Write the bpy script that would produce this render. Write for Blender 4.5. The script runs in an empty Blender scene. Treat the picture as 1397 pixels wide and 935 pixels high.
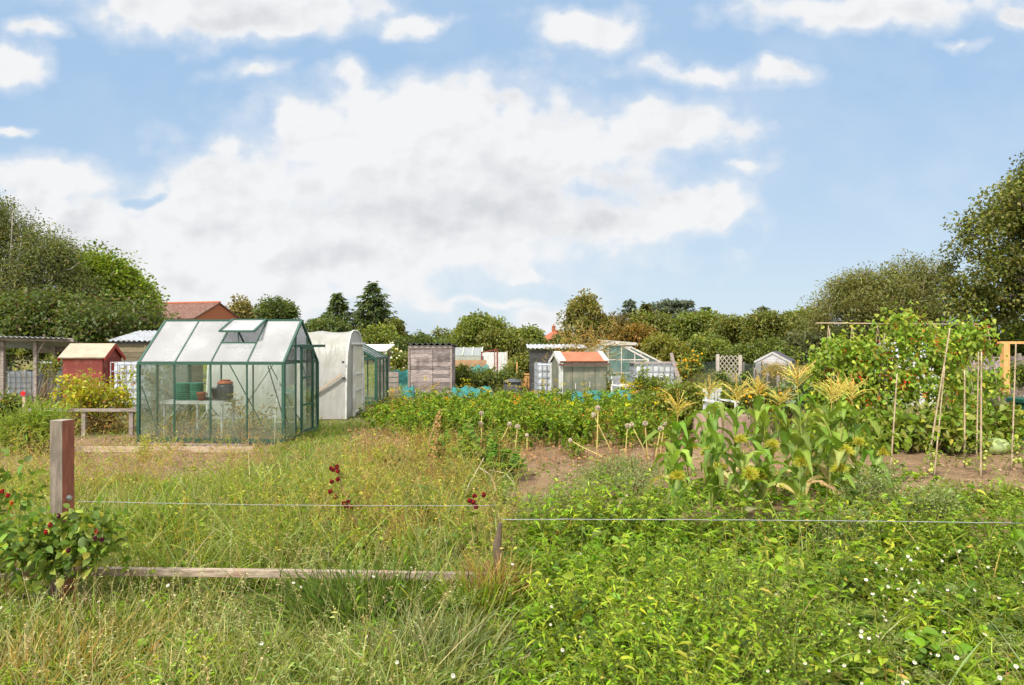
EXPO = 0.95; CLW = 6.7
import bpy, math, random
import numpy as np
from mathutils import Vector, Matrix
random.seed(7); RG = np.random.default_rng(11)
SC = bpy.context.scene; COL = SC.collection
F_PX = 931.33; HZ = 470.0; CH = 1.73; CX = 698.5
def X(px, D): return (px - CX) / F_PX * D
def Z(py, D): return CH - (py - HZ) / F_PX * D
def GD(py): return CH * F_PX / (py - HZ)

# ------------------------------------------------------------------ noise / ground
def _h(ix, iy, s):
    n = (ix * 374761393 + iy * 668265263 + s * 974634777) & 0xffffffff
    n = ((n ^ (n >> 13)) * 1274126177) & 0xffffffff
    return ((n ^ (n >> 16)) & 0xffff) / 65535.0
def vnoise(x, y, s=0):
    x = np.asarray(x, float); y = np.asarray(y, float)
    ix = np.floor(x).astype(np.int64); iy = np.floor(y).astype(np.int64)
    fx = x - ix; fy = y - iy; fx = fx*fx*(3-2*fx); fy = fy*fy*(3-2*fy)
    a = _h(ix, iy, s); b = _h(ix+1, iy, s); c = _h(ix, iy+1, s); d = _h(ix+1, iy+1, s)
    return (a*(1-fx)+b*fx)*(1-fy) + (c*(1-fx)+d*fx)*fy
def fbm(x, y, s=0):
    return .55*vnoise(x, y, s)+.3*vnoise(x*2.1, y*2.1, s+5)+.15*vnoise(x*4.3, y*4.3, s+9)
def gz(x, y):
    x = np.asarray(x, float); y = np.asarray(y, float)
    k = np.clip((24-np.hypot(x, y-8))/6, 0, 1)
    return k*(.09*(vnoise(x*.7, y*.7, 1)-.5)+.05*(vnoise(x*3, y*3, 2)-.5)+.025*(vnoise(x*8, y*8, 3)-.5))
def gpix(x, y):
    return CX + x/np.maximum(y, .1)*F_PX, HZ + CH*F_PX/np.maximum(y, .1)
def ss(a, b, v):
    t = np.clip((v-a)/(b-a), 0, 1); return t*t*(3-2*t)
def boxm(px, py, x0, x1, y0, y1, s=18):
    return ss(x0-s, x0+s, px)*ss(x1+s, x1-s, px)*ss(y0-s*.5, y0+s*.5, py)*ss(y1+s*.5, y1-s*.5, py)
def soil_mask(x, y):
    px, py = gpix(x, y)
    px = px+60*(fbm(x*1.1, y*1.1, 21)-.5); py = py+30*(fbm(x*1.3, y*1.3, 22)-.5)
    m = boxm(px, py, 690, 1010, 588, 690)
    m = np.maximum(m, boxm(px, py, 1010, 1700, 596, 676))
    m = np.maximum(m, boxm(px, py, 1290, 1600, 676, 765)*.8)
    m = np.maximum(m, boxm(px, py, -200, 370, 596, 668)*.95)
    m = np.maximum(m, boxm(px, py, 480, 700, 585, 615)*.8)
    m = np.maximum(m, boxm(px, py, 900, 1230, 640, 715)*.55)
    return m

# ------------------------------------------------------------------ materials
MATS = {}
def nmat(name):
    m = bpy.data.materials.new(name); m.use_nodes = True; nt = m.node_tree; nt.nodes.clear()
    o = nt.nodes.new('ShaderNodeOutputMaterial'); return m, nt, o
def N(nt, t, **kw):
    n = nt.nodes.new(t)
    for k, v in kw.items():
        if k.startswith('i_'): n.inputs[k[2:].replace('_', ' ')].default_value = v
        else: setattr(n, k, v)
    return n
def rgba(c): return (c[0], c[1], c[2], 1)
def mixc(nt, fac, a, b, mode='MIX'):
    m = N(nt, 'ShaderNodeMix', data_type='RGBA', blend_type=mode)
    for s, v in ((0, fac), (6, a), (7, b)):
        if hasattr(v, 'links'): nt.links.new(v, m.inputs[s])
        else: m.inputs[s].default_value = v if s == 0 else rgba(v)
    return m.outputs[2]
def mth(nt, op, a, b=0.0, c=None, clamp=False):
    m = N(nt, 'ShaderNodeMath', operation=op); m.use_clamp = clamp
    for s, v in enumerate((a, b, c)):
        if v is None: continue
        if hasattr(v, 'links'): nt.links.new(v, m.inputs[s])
        else: m.inputs[s].default_value = v
    return m.outputs[0]
def mapr(nt, v, a, b, c=0, d=1, smooth=True):
    m = N(nt, 'ShaderNodeMapRange'); m.interpolation_type = 'SMOOTHSTEP' if smooth else 'LINEAR'
    nt.links.new(v, m.inputs[0])
    for i, q in enumerate((a, b, c, d)): m.inputs[i+1].default_value = q
    return m.outputs[0]
def noise(nt, scale, detail=4, vec=None, rough=.55, out=0, stretch=None):
    n = N(nt, 'ShaderNodeTexNoise'); n.inputs['Scale'].default_value = scale
    n.inputs['Detail'].default_value = detail; n.inputs['Roughness'].default_value = rough
    if vec is None: vec = N(nt, 'ShaderNodeTexCoord').outputs['Object']
    if stretch:
        mp = N(nt, 'ShaderNodeMapping'); mp.inputs['Scale'].default_value = stretch
        nt.links.new(vec, mp.inputs[0]); vec = mp.outputs[0]
    nt.links.new(vec, n.inputs['Vector']); return n.outputs[out]
def leafmat(name='foliage', trans=.42, gloss=.025, rough=.5):
    if name in MATS: return MATS[name]
    m, nt, o = nmat(name)
    a = N(nt, 'ShaderNodeAttribute', attribute_name='Col')
    d = N(nt, 'ShaderNodeBsdfDiffuse'); t = N(nt, 'ShaderNodeBsdfTranslucent'); g = N(nt, 'ShaderNodeBsdfGlossy', i_Roughness=rough)
    nt.links.new(a.outputs['Color'], d.inputs[0])
    tc = mixc(nt, 1.0, a.outputs['Color'], (1.25, 1.25, .55), 'MULTIPLY'); nt.links.new(tc, t.inputs[0])
    m1 = N(nt, 'ShaderNodeMixShader', i_Fac=trans); nt.links.new(d.outputs[0], m1.inputs[1]); nt.links.new(t.outputs[0], m1.inputs[2])
    m2 = N(nt, 'ShaderNodeMixShader', i_Fac=gloss); nt.links.new(m1.outputs[0], m2.inputs[1]); nt.links.new(g.outputs[0], m2.inputs[2])
    nt.links.new(m2.outputs[0], o.inputs[0]); MATS[name] = m; return m
def pmat(name, col, col2=None, rough=.7, scale=6, stretch=None, metal=0, bump=.3, island=.25, spec=.3, stain=None, bscale=None):
    """painted / timber / metal surface: two tones in stretched noise, per-board variation, bump"""
    if name in MATS: return MATS[name]
    m, nt, o = nmat(name)
    b = N(nt, 'ShaderNodeBsdfPrincipled', i_Roughness=rough, i_Metallic=metal)
    b.inputs['Specular IOR Level'].default_value = spec
    col2 = col2 or tuple(c*.7 for c in col)
    f = noise(nt, scale, 5, stretch=stretch, rough=.65)
    c = mixc(nt, mapr(nt, f, .35, .65), col, col2)
    if island:
        geo = N(nt, 'ShaderNodeNewGeometry')
        k = mapr(nt, geo.outputs['Random Per Island'], 0, 1, 1-island, 1+island*.6, False)
        cb = N(nt, 'ShaderNodeCombineColor')
        for i in range(3): nt.links.new(k, cb.inputs[i])
        c = mixc(nt, 1.0, c, cb.outputs[0], 'MULTIPLY')
    if stain:
        c = mixc(nt, mapr(nt, noise(nt, stain[1], 4), .5, .68, 0, stain[2]), c, stain[0])
    nt.links.new(c, b.inputs['Base Color'])
    if bump:
        bp = N(nt, 'ShaderNodeBump', i_Strength=bump, i_Distance=.01)
        nt.links.new(f, bp.inputs['Height']); nt.links.new(bp.outputs[0], b.inputs['Normal'])
    nt.links.new(b.outputs[0], o.inputs[0]); MATS[name] = m; return m
def glassmat(name, dirt=.15, tint=(.93, .97, .95), dcol=(.72, .76, .72), patch=.5, refl=1.0, low=0):
    if name in MATS: return MATS[name]
    m, nt, o = nmat(name)
    t = N(nt, 'ShaderNodeBsdfTransparent'); t.inputs[0].default_value = rgba(tint)
    g = N(nt, 'ShaderNodeBsdfGlossy', i_Roughness=.04)
    fr = N(nt, 'ShaderNodeFresnel', i_IOR=1.45)
    m1 = N(nt, 'ShaderNodeMixShader'); nt.links.new(mth(nt, 'MULTIPLY', fr.outputs[0], refl), m1.inputs[0]); nt.links.new(t.outputs[0], m1.inputs[1]); nt.links.new(g.outputs[0], m1.inputs[2])
    d = N(nt, 'ShaderNodeBsdfDiffuse'); d.inputs[0].default_value = rgba(dcol)
    tl = N(nt, 'ShaderNodeBsdfTranslucent'); tl.inputs[0].default_value = rgba(dcol)
    m3 = N(nt, 'ShaderNodeMixShader', i_Fac=.5); nt.links.new(d.outputs[0], m3.inputs[1]); nt.links.new(tl.outputs[0], m3.inputs[2])
    f = mapr(nt, noise(nt, 1.1, 3), .3, .75, dirt*(1-patch), dirt*(1+patch))
    if low:
        sz = N(nt, 'ShaderNodeSeparateXYZ'); nt.links.new(N(nt, 'ShaderNodeTexCoord').outputs['Object'], sz.inputs[0])
        f = mth(nt, 'ADD', f, mth(nt, 'MULTIPLY', mapr(nt, mth(nt, 'ADD', sz.outputs[2], mth(nt, 'MULTIPLY_ADD', noise(nt, 6, 5), .5, -.25)), .55, .1), low), clamp=True)
    m2 = N(nt, 'ShaderNodeMixShader'); nt.links.new(f, m2.inputs[0]); nt.links.new(m1.outputs[0], m2.inputs[1]); nt.links.new(m3.outputs[0], m2.inputs[2])
    nt.links.new(m2.outputs[0], o.inputs[0]); MATS[name] = m; return m
def meshmat(name, col, op=.6):
    if name in MATS: return MATS[name]
    m, nt, o = nmat(name)
    t = N(nt, 'ShaderNodeBsdfTransparent'); d = N(nt, 'ShaderNodeBsdfDiffuse')
    nt.links.new(mixc(nt, mapr(nt, noise(nt, 9, 4), .35, .65), col, tuple(c*.72 for c in col)), d.inputs[0])
    m2 = N(nt, 'ShaderNodeMixShader', i_Fac=op); nt.links.new(t.outputs[0], m2.inputs[1]); nt.links.new(d.outputs[0], m2.inputs[2])
    nt.links.new(m2.outputs[0], o.inputs[0]); MATS[name] = m; return m
def filmmat(name, col):
    if name in MATS: return MATS[name]
    m, nt, o = nmat(name)
    c = mixc(nt, mapr(nt, noise(nt, 1.6, 6), .42, .72), col, (col[0]*.8, col[1]*.82, col[2]*.72))
    d = N(nt, 'ShaderNodeBsdfPrincipled', i_Roughness=.45); nt.links.new(c, d.inputs['Base Color'])
    t = N(nt, 'ShaderNodeBsdfTranslucent'); nt.links.new(c, t.inputs[0])
    bp = N(nt, 'ShaderNodeBump', i_Strength=.8, i_Distance=.09); nt.links.new(noise(nt, 1.5, 3, stretch=(3.0, .8, .8)), bp.inputs['Height']); nt.links.new(bp.outputs[0], d.inputs['Normal'])
    m2 = N(nt, 'ShaderNodeMixShader', i_Fac=.35); nt.links.new(d.outputs[0], m2.inputs[1]); nt.links.new(t.outputs[0], m2.inputs[2])
    nt.links.new(m2.outputs[0], o.inputs[0]); MATS[name] = m; return m
M_GREEN = pmat('green_aluminium', (.011, .055, .033), (.015, .066, .04), rough=.45, island=0, bump=0, spec=.5)
M_GREY = pmat('weathered_timber', (.30, .25, .22), (.16, .13, .115), scale=3, stretch=(2, 2, 14), island=.3, bump=.5)
M_GREYH = pmat('weathered_boards', (.36, .30, .285), (.15, .115, .105), scale=4, stretch=(1.2, 3, 16), island=.45, bump=.6, stain=((.06, .045, .04), 2.2, .7))
M_BEAM = pmat('pale_timber', (.46, .36, .26), (.34, .25, .17), scale=4, stretch=(1.5, 6, 12), island=.15)
M_ORANGE = pmat('new_timber', (.62, .33, .12), (.5, .25, .09), scale=4, stretch=(6, 6, 1), island=.15)
M_BAMBOO = pmat('bamboo', (.40, .31, .20), (.26, .19, .12), scale=8, stretch=(4, 4, 1), island=0)
M_STEEL = pmat('galvanised_steel', (.5, .52, .53), (.36, .38, .39), rough=.42, metal=.75, island=.1, bump=.1)
M_WIRE = pmat('fence_wire_steel', (.36, .37, .38), (.26, .26, .27), rough=.5, metal=.3, island=0, bump=0)
M_CAGE = pmat('tank_cage_steel', (.33, .35, .37), (.24, .26, .28), rough=.5, metal=.3, island=.1, bump=0)
M_TANK = pmat('white_tank_plastic', (.55, .57, .60), (.38, .41, .45), rough=.4, scale=1.8, island=0, bump=.1, stain=((.28, .29, .24), 2.6, .6))
M_ROOF = pmat('grey_corrugated_sheet', (.42, .44, .46), (.27, .28, .3), rough=.55, scale=3, stretch=(1, 5, 1), island=0, stain=((.2, .16, .11), 3, .5))
M_DARKROOF = pmat('dark_corrugated_sheet', (.10, .10, .11), (.05, .05, .055), rough=.6, island=0)
M_WHITE = pmat('white_paint', (.58, .58, .56), (.44, .44, .41), rough=.5, island=.08, bump=.1, stain=((.30, .27, .2), 3.5, .45))
M_PLAST = pmat('white_plastic', (.55, .55, .55), (.44, .45, .44), rough=.35, island=0, bump=0)
M_BLACK = pmat('black_plastic', (.035, .036, .04), (.06, .06, .062), rough=.4, island=0, bump=.1)
M_TERRA = pmat('terracotta', (.42, .13, .07), (.3, .09, .05), rough=.8, island=.1)
M_STALK = leafmat('stalk_skin', .1, .04)
M_LEAF = leafmat()
M_LEAFG = leafmat('glossy_foliage', .40, .014, .45)

# ------------------------------------------------------------------ objects
def tag(o, label=None, cat=None, group=None, kind=None):
    if label: o['label'] = label
    if cat: o['category'] = cat
    if group: o['group'] = group
    if kind: o['kind'] = kind
    return o
def thing(name, label, cat, x=0, y=0, z=None, rot=0, group=None, kind=None):
    o = bpy.data.objects.new(name, None); COL.objects.link(o); o.empty_display_size = .2
    o.location = (x, y, float(gz(x, y)) if z is None else z); o.rotation_euler = (0, 0, rot)
    return tag(o, label, cat, group, kind)
def link(name, me, mat, parent=None):
    o = bpy.data.objects.new(name, me); COL.objects.link(o)
    if mat is not None and not me.materials: me.materials.append(mat)
    o.parent = parent; return o
def dup(o, parent=None):
    c = o.copy(); COL.objects.link(c)
    if parent is not None: c.parent = parent
    for ch in list(o.children): dup(ch, c)
    return c
class MB:
    def __init__(s): s.v = []; s.f = []
    def poly(s, vs, fs):
        b = len(s.v); s.v += [tuple(v) for v in vs]; s.f += [tuple(i+b for i in f) for f in fs]; return s
    def box(s, cx, cy, cz, sx, sy, sz, rz=0, M=None):
        vs = []
        for dz in (-.5, .5):
            for dx, dy in ((-.5, -.5), (.5, -.5), (.5, .5), (-.5, .5)):
                x, y = dx*sx, dy*sy
                v = Vector((cx+x*math.cos(rz)-y*math.sin(rz), cy+x*math.sin(rz)+y*math.cos(rz), cz+dz*sz))
                vs.append(M @ v if M else v)
        return s.poly(vs, [(3, 2, 1, 0), (4, 5, 6, 7), (0, 1, 5, 4), (1, 2, 6, 5), (2, 3, 7, 6), (3, 0, 4, 7)])
    def beam(s, p0, p1, w, h=None, up=(0, 0, 1)):
        h = h or w; p0 = Vector(p0); p1 = Vector(p1); d = (p1-p0).normalized(); up = Vector(up)
        if abs(d.dot(up)) > .98: up = Vector((0, 1, 0))
        a = d.cross(up).normalized()*w/2; b = a.cross(d).normalized()*h/2
        vs = [p+i*a+j*b for p in (p0, p1) for i, j in ((-1, -1), (1, -1), (1, 1), (-1, 1))]
        return s.poly(vs, [(3, 2, 1, 0), (4, 5, 6, 7), (0, 1, 5, 4), (1, 2, 6, 5), (2, 3, 7, 6), (3, 0, 4, 7)])
    def tube(s, pts, r, n=6, cap=True):
        pts = [Vector(p) for p in pts]; m = len(pts)
        rs = r if hasattr(r, '__len__') else [r]*m; b = len(s.v)
        for i, p in enumerate(pts):
            d = (pts[min(i+1, m-1)]-pts[max(i-1, 0)]).normalized()
            u = Vector((1, 0, 0)) if abs(d.x) < .9 else Vector((0, 1, 0))
            a = d.cross(u).normalized(); c = d.cross(a)
            for k in range(n):
                t = 2*math.pi*k/n; s.v.append(tuple(p+(a*math.cos(t)+c*math.sin(t))*rs[i]))
        for i in range(m-1):
            for k in range(n):
                k2 = (k+1) % n; s.f.append((b+i*n+k, b+i*n+k2, b+(i+1)*n+k2, b+(i+1)*n+k))
        if cap: s.f.append(tuple(b+k for k in range(n))[::-1]); s.f.append(tuple(b+(m-1)*n+k for k in range(n)))
        return s
    def lathe(s, prof, n=16, c=(0, 0, 0)):
        b = len(s.v)
        for r, z in prof:
            for k in range(n):
                t = 2*math.pi*k/n; s.v.append((c[0]+r*math.cos(t), c[1]+r*math.sin(t), c[2]+z))
        for i in range(len(prof)-1):
            for k in range(n):
                k2 = (k+1) % n; s.f.append((b+i*n+k, b+i*n+k2, b+(i+1)*n+k2, b+(i+1)*n+k))
        s.f.append(tuple(b+k for k in range(n))[::-1]); s.f.append(tuple(b+(len(prof)-1)*n+k for k in range(n)))
        return s
    def corr(s, o, u, v, nw, amp=.018, th=.004, per=8):
        """corrugated sheet: origin o, u across the waves, v along them"""
        o, u, v = Vector(o), Vector(u), Vector(v); nn = u.cross(v).normalized()
        if nn.z < 0: nn = -nn
        m = nw*per; b = len(s.v)
        for off in (th/2, -th/2):
            for i in range(m+1):
                w = nn*(amp*math.sin(2*math.pi*i/per)+off)
                s.v.append(tuple(o+u*(i/m)+w)); s.v.append(tuple(o+u*(i/m)+v+w))
        q = 2*(m+1)
        for i in range(m):
            a = b+2*i; s.f.append((a, a+2, a+3, a+1)); s.f.append((a+q, a+q+1, a+q+3, a+q+2))
            s.f.append((a, a+q, a+q+2, a+2)); s.f.append((a+1, a+3, a+q+3, a+q+1))
        s.f.append((b, b+1, b+q+1, b+q)); e = b+2*m; s.f.append((e, e+q, e+q+1, e+1)); return s
    def slab(s, vs, th):
        """thin plate from a convex outline"""
        vs = [Vector(v) for v in vs]; n = (vs[1]-vs[0]).cross(vs[2]-vs[0]).normalized()*th/2; k = len(vs)
        return s.poly([v+n for v in vs]+[v-n for v in vs], [tuple(range(k)), tuple(range(2*k-1, k-1, -1))]+[(i, i+k, (i+1) % k+k, (i+1) % k) for i in range(k)])
    def build(s, name, mat, parent=None, smooth=False, bevel=0):
        me = bpy.data.meshes.new(name); me.from_pydata(s.v, [], s.f); me.update()
        if smooth: me.polygons.foreach_set('use_smooth', [True]*len(me.polygons))
        o = link(name, me, mat, parent)
        if bevel:
            b = o.modifiers.new('bevel', 'BEVEL'); b.width = bevel; b.segments = 2; b.limit_method = 'ANGLE'
        return o

# ------------------------------------------------------------------ vectorised foliage
def nrm(a): return a/np.maximum(np.linalg.norm(a, axis=-1, keepdims=True), 1e-9)
def pick(pal, n, var=.2, hv=.08):
    p = np.array([q[:3] for q in pal], float); w = np.array([q[3] for q in pal], float); w /= w.sum()
    c = p[RG.choice(len(p), n, p=w)]
    c = c*(1+var*RG.standard_normal((n, 1)))*(1+hv*RG.standard_normal((n, 3))); l = c.mean(1, keepdims=True)
    return np.clip((l+(c-l)*1.15)*[1.0, .98, .84], .006, .9)
class Fol:
    def __init__(s): s.V = []; s.L = []; s.T = []; s.C = []; s.n = 0
    def _add(s, v, faces, col):
        """v (N,k,3), faces list of index tuples in k, col (N,3)"""
        Nn, k = v.shape[:2]; base = s.n+np.arange(Nn)[:, None]*k
        s.V.append(v.reshape(-1, 3)); s.C.append(np.repeat(col, k, axis=0)); s.n += Nn*k
        for f in faces:
            s.L.append((base+np.array(f)[None, :]).reshape(-1)); s.T.append(np.full(Nn, len(f), np.int32))
    def leaf(s, pos, axis, nor, L, W, col, shape='tri2', fold=.25, droop=.25):
        if len(pos) == 0: return
        axis = nrm(axis); side = nrm(np.cross(axis, nor)); up = np.cross(side, axis)
        L = np.broadcast_to(np.asarray(L, float), len(pos))[:, None]; W = np.broadcast_to(np.asarray(W, float), len(pos))[:, None]
        dn = np.array([0, 0, -1.0]); droop = np.broadcast_to(np.asarray(droop, float), len(pos))[:, None]; droop = droop if np.ndim(droop) else droop
        P = lambda t, w, f=1.0: pos+axis*L*t+dn*(droop*L*t*t)+side*W*.5*w+up*W*fold*abs(w)*f
        if shape == 'tri2':
            s._add(np.stack([P(0, 0), P(.45, -1), P(1, 0), P(.45, 1)], 1), [(0, 2, 1), (0, 3, 2)], col)
        elif shape == 'oval':
            s._add(np.stack([P(0, 0), P(.22, -.85), P(.22, .85), P(.62, -.85), P(.62, .85), P(1, 0), P(.22, 0), P(.62, 0)], 1),
                   [(0, 6, 1), (0, 2, 6), (1, 6, 7, 3), (6, 2, 4, 7), (3, 7, 5), (7, 4, 5)], col)
        elif shape == 'heart':
            s._add(np.stack([P(0, 0), P(-.06, -.6), P(.2, -1), P(.6, -.7), P(1, 0), P(.6, .7), P(.2, 1), P(-.06, .6), P(.4, 0)], 1),
                   [(0, 8, 2, 1), (8, 4, 3, 2), (0, 7, 6, 8), (8, 6, 5, 4)], col)
        elif shape == 'blade':
            s._add(np.stack([P(0, -.7), P(0, .7), P(.4, -1), P(.4, 1), P(.75, -.6), P(.75, .6), P(1, 0)], 1),
                   [(0, 1, 3, 2), (2, 3, 5, 4), (4, 5, 6)], col)
    def stem(s, p0, p1, r0, r1, col):
        if len(p0) == 0: return
        d = nrm(p1-p0); u = np.where(np.abs(d[:, :1]) < .9, np.array([[1., 0, 0]]), np.array([[0, 1., 0]]))
        a = nrm(np.cross(d, u)); b = np.cross(d, a); vs = []
        r0 = np.broadcast_to(r0, len(p0))[:, None]; r1 = np.broadcast_to(r1, len(p0))[:, None]
        for p, r in ((p0, r0), (p1, r1)):
            for k in range(3):
                t = k*2.0944; vs.append(p+(a*math.cos(t)+b*math.sin(t))*r)
        s._add(np.stack(vs, 1), [(0, 1, 4, 3), (1, 2, 5, 4), (2, 0, 3, 5)], col)
    def ball(s, pos, r, col, squash=1.0):
        """small faceted lumps: berries, flower heads"""
        if len(pos) == 0: return
        r = np.broadcast_to(np.asarray(r, float), len(pos))[:, None]; vs = [pos+np.array([0, 0, squash])*r]
        for z, q, o in ((.5, .87, 0), (-.5, .87, .5)):
            for k in range(6):
                t = (k+o)*math.pi/3; vs.append(pos+r*np.array([q*math.cos(t), q*math.sin(t), z*squash]))
        vs.append(pos-np.array([0, 0, squash])*r); f = []
        for k in range(6):
            k2 = (k+1) % 6; f += [(0, 1+k, 1+k2), (1+k, 7+k, 1+k2), (1+k2, 7+k, 7+k2), (13, 7+k2, 7+k)]
        s._add(np.stack(vs, 1), f, col)
    def build(s, name, mat, parent=None, smooth=False):
        me = bpy.data.meshes.new(name)
        if not s.V: return link(name, me, mat, parent)
        V = np.concatenate(s.V).astype(np.float32); L = np.concatenate(s.L).astype(np.int32); T = np.concatenate(s.T).astype(np.int32)
        C = np.concatenate(s.C); me.vertices.add(len(V)); me.vertices.foreach_set('co', V.ravel())
        me.loops.add(len(L)); me.loops.foreach_set('vertex_index', L)
        me.polygons.add(len(T)); st = np.zeros(len(T), np.int32); st[1:] = np.cumsum(T)[:-1]
        me.polygons.foreach_set('loop_start', st); me.polygons.foreach_set('loop_total', T)
        if smooth: me.polygons.foreach_set('use_smooth', np.ones(len(T), bool))
        a = me.attributes.new('Col', 'FLOAT_COLOR', 'POINT')
        a.data.foreach_set('color', np.concatenate([C, np.ones((len(C), 1))], 1).astype(np.float32).ravel())
        me.update(calc_edges=True); return link(name, me, mat, parent)
def rdir(n, zmin=-1., zmax=1.):
    z = RG.uniform(zmin, zmax, n); t = RG.uniform(0, 2*math.pi, n); r = np.sqrt(np.maximum(1-z*z, 0))
    return np.stack([r*np.cos(t), r*np.sin(t), z], 1)
def leafy(F, base, h, nl, L, W, pal, stemcol, lean=.25, shape='oval', t0=.15, taper=.5, elev=(-.1, .6), stem_r=.003, droop=.3, var=.2):
    """upright leafy stems: leaves set round each stem"""
    n = len(base)
    if n == 0: return None
    d = rdir(n, 0, 1); d[:, 2] = 1/max(lean, .01)*.6; d = nrm(d); top = base+d*h[:, None]
    if stem_r: F.stem(base, top, stem_r, stem_r*.5, np.clip(pick([(*stemcol, 1)], n, .15), 0, 1))
    idx = np.repeat(np.arange(n), nl); t = RG.uniform(t0, 1.02, len(idx))
    pos = base[idx]+d[idx]*(h[idx]*t)[:, None]
    ax = rdir(len(idx), *elev); nor = nrm(np.array([[0, 0, 1.]])+.6*RG.standard_normal((len(idx), 3)))
    sz = (1-taper*t)*RG.uniform(.65, 1.25, len(idx)); c = pick(pal, len(idx), var)*RG.uniform(.8, 1.15, n)[idx][:, None]
    F.leaf(pos, ax, nor, L*sz, W*sz, c, shape, droop=droop); return top
def crown(F, blobs, ncl, nper, L, W, pal, spread=.35, shell=.5, shape='tri2', var=.16, cvar=.14, flat=1.0, up=0.0, hang=0.0, gap=0.0, gsc=.8):
    """foliage through the volume of ellipsoids, in clumps with gaps between"""
    B = np.array(blobs, float); w = (B[:, 3]*B[:, 4]*B[:, 5])**.75; w /= w.sum()
    k = RG.choice(len(B), ncl, p=w); d = rdir(ncl); r = RG.uniform(0, 1, ncl)**shell
    C = B[k, :3]+d*r[:, None]*B[k, 3:6]
    if gap:
        g_ = fbm((C[:, 0]+.35*C[:, 1])*gsc+50, C[:, 2]*gsc*1.2+50, 77) > gap; C = C[g_]; ncl = len(C)
    ct = 1+cvar*RG.standard_normal(ncl)
    sp = spread*RG.uniform(.6, 1.4, ncl)
    idx = np.repeat(np.arange(ncl), nper); n = len(idx)
    off = rdir(n)*(RG.uniform(0, 1, n)**.45)[:, None]*1.75*sp[idx][:, None]; off[:, 2] *= flat
    P = C[idx]+off
    if hang: P[:, 2] -= hang*RG.uniform(0, 1, n)**1.5
    ax = nrm(off*.8+RG.standard_normal((n, 3))*spread+np.array([0, 0, up])*spread)
    nor = nrm(np.array([[0, 0, .9]])+.8*RG.standard_normal((n, 3)))
    F.leaf(P, ax, nor, L*RG.uniform(.6, 1.3, n), W*RG.uniform(.6, 1.3, n), pick(pal, n, var)*np.clip(ct, .6, 1.5)[idx][:, None], shape, fold=.2, droop=.2)
    return C
def scatter(n, dmin, dmax, dens=None, wide=.95):
    n = int(n*1.14)
    """points on the ground, uniform by area in the wedge the photo sees"""
    D = np.sqrt(RG.uniform(dmin**2, dmax**2, n)); x = RG.uniform(-1, 1, n)*(wide*D+.8); p = np.stack([x, D], 1)
    if dens is not None:
        px, py = gpix(x, D); p = p[RG.uniform(0, 1, n) < dens(px, py, x, D)]
    return np.column_stack([p, gz(p[:, 0], p[:, 1])])

# ================================================================== camera, light, sky
cd = bpy.data.cameras.new('camera'); cam = bpy.data.objects.new('camera', cd); COL.objects.link(cam)
cam.location = (0, 0, CH); cam.rotation_euler = (math.radians(90), 0, 0); cd.lens = 24; cd.sensor_width = 36
cd.shift_y = 2.5/1397; cd.clip_end = 3000; cd.clip_start = .05; SC.camera = cam
SUN_EL, SUN_AZ = 46, 216          # compass-like: 0 = +Y (away from camera), clockwise; sun behind the camera, left
sd = bpy.data.lights.new('sun', 'SUN'); sun = bpy.data.objects.new('sun', sd); COL.objects.link(sun)
sd.energy = 2.8; sd.angle = math.radians(5.0); sd.color = (1, .95, .86)
a, e = math.radians(SUN_AZ), math.radians(SUN_EL)
sdir = Vector((math.sin(a)*math.cos(e), math.cos(a)*math.cos(e), math.sin(e)))
sun.rotation_euler = sdir.to_track_quat('Z', 'Y').to_euler(); sun.location = sdir*50
SC.view_settings.view_transform = 'Standard'; SC.view_settings.look = 'None'; SC.view_settings.gamma = 1
SC.view_settings.exposure = EXPO; SC.view_settings.use_curve_mapping = False
SC.render.engine = 'CYCLES'; cy = SC.cycles
cy.max_bounces = 10; cy.diffuse_bounces = 3; cy.glossy_bounces = 3; cy.transmission_bounces = 4; cy.transparent_max_bounces = 24
cy.use_denoising = True; cy.caustics_reflective = False; cy.caustics_refractive = False
W = bpy.data.worlds.new('World'); SC.world = W; W.use_nodes = True; nt = W.node_tree; nt.nodes.clear()
wo = nt.nodes.new('ShaderNodeOutputWorld'); bg = nt.nodes.new('ShaderNodeBackground')
sky = nt.nodes.new('ShaderNodeTexSky'); sky.sky_type = 'NISHITA'; sky.sun_disc = False
sky.sun_elevation = e; sky.sun_rotation = a; sky.air_density = 1.0; sky.dust_density = .6; sky.ozone_density = 1.6
BG = .072; bg.inputs[1].default_value = BG
tc = N(nt, 'ShaderNodeTexCoord'); sp = N(nt, 'ShaderNodeSeparateXYZ'); nt.links.new(tc.outputs['Generated'], sp.inputs[0])
yy = mth(nt, 'MAXIMUM', mth(nt, 'ABSOLUTE', sp.outputs[1]), .08)
u = mth(nt, 'DIVIDE', sp.outputs[0], yy); v = mth(nt, 'DIVIDE', sp.outputs[2], yy)
uv = N(nt, 'ShaderNodeCombineXYZ'); nt.links.new(u, uv.inputs[0]); nt.links.new(v, uv.inputs[1])
UV = uv.outputs[0]
def off(vec, o):
    q = N(nt, 'ShaderNodeVectorMath', operation='ADD'); nt.links.new(vec, q.inputs[0]); q.inputs[1].default_value = o; return q.outputs[0]
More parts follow.
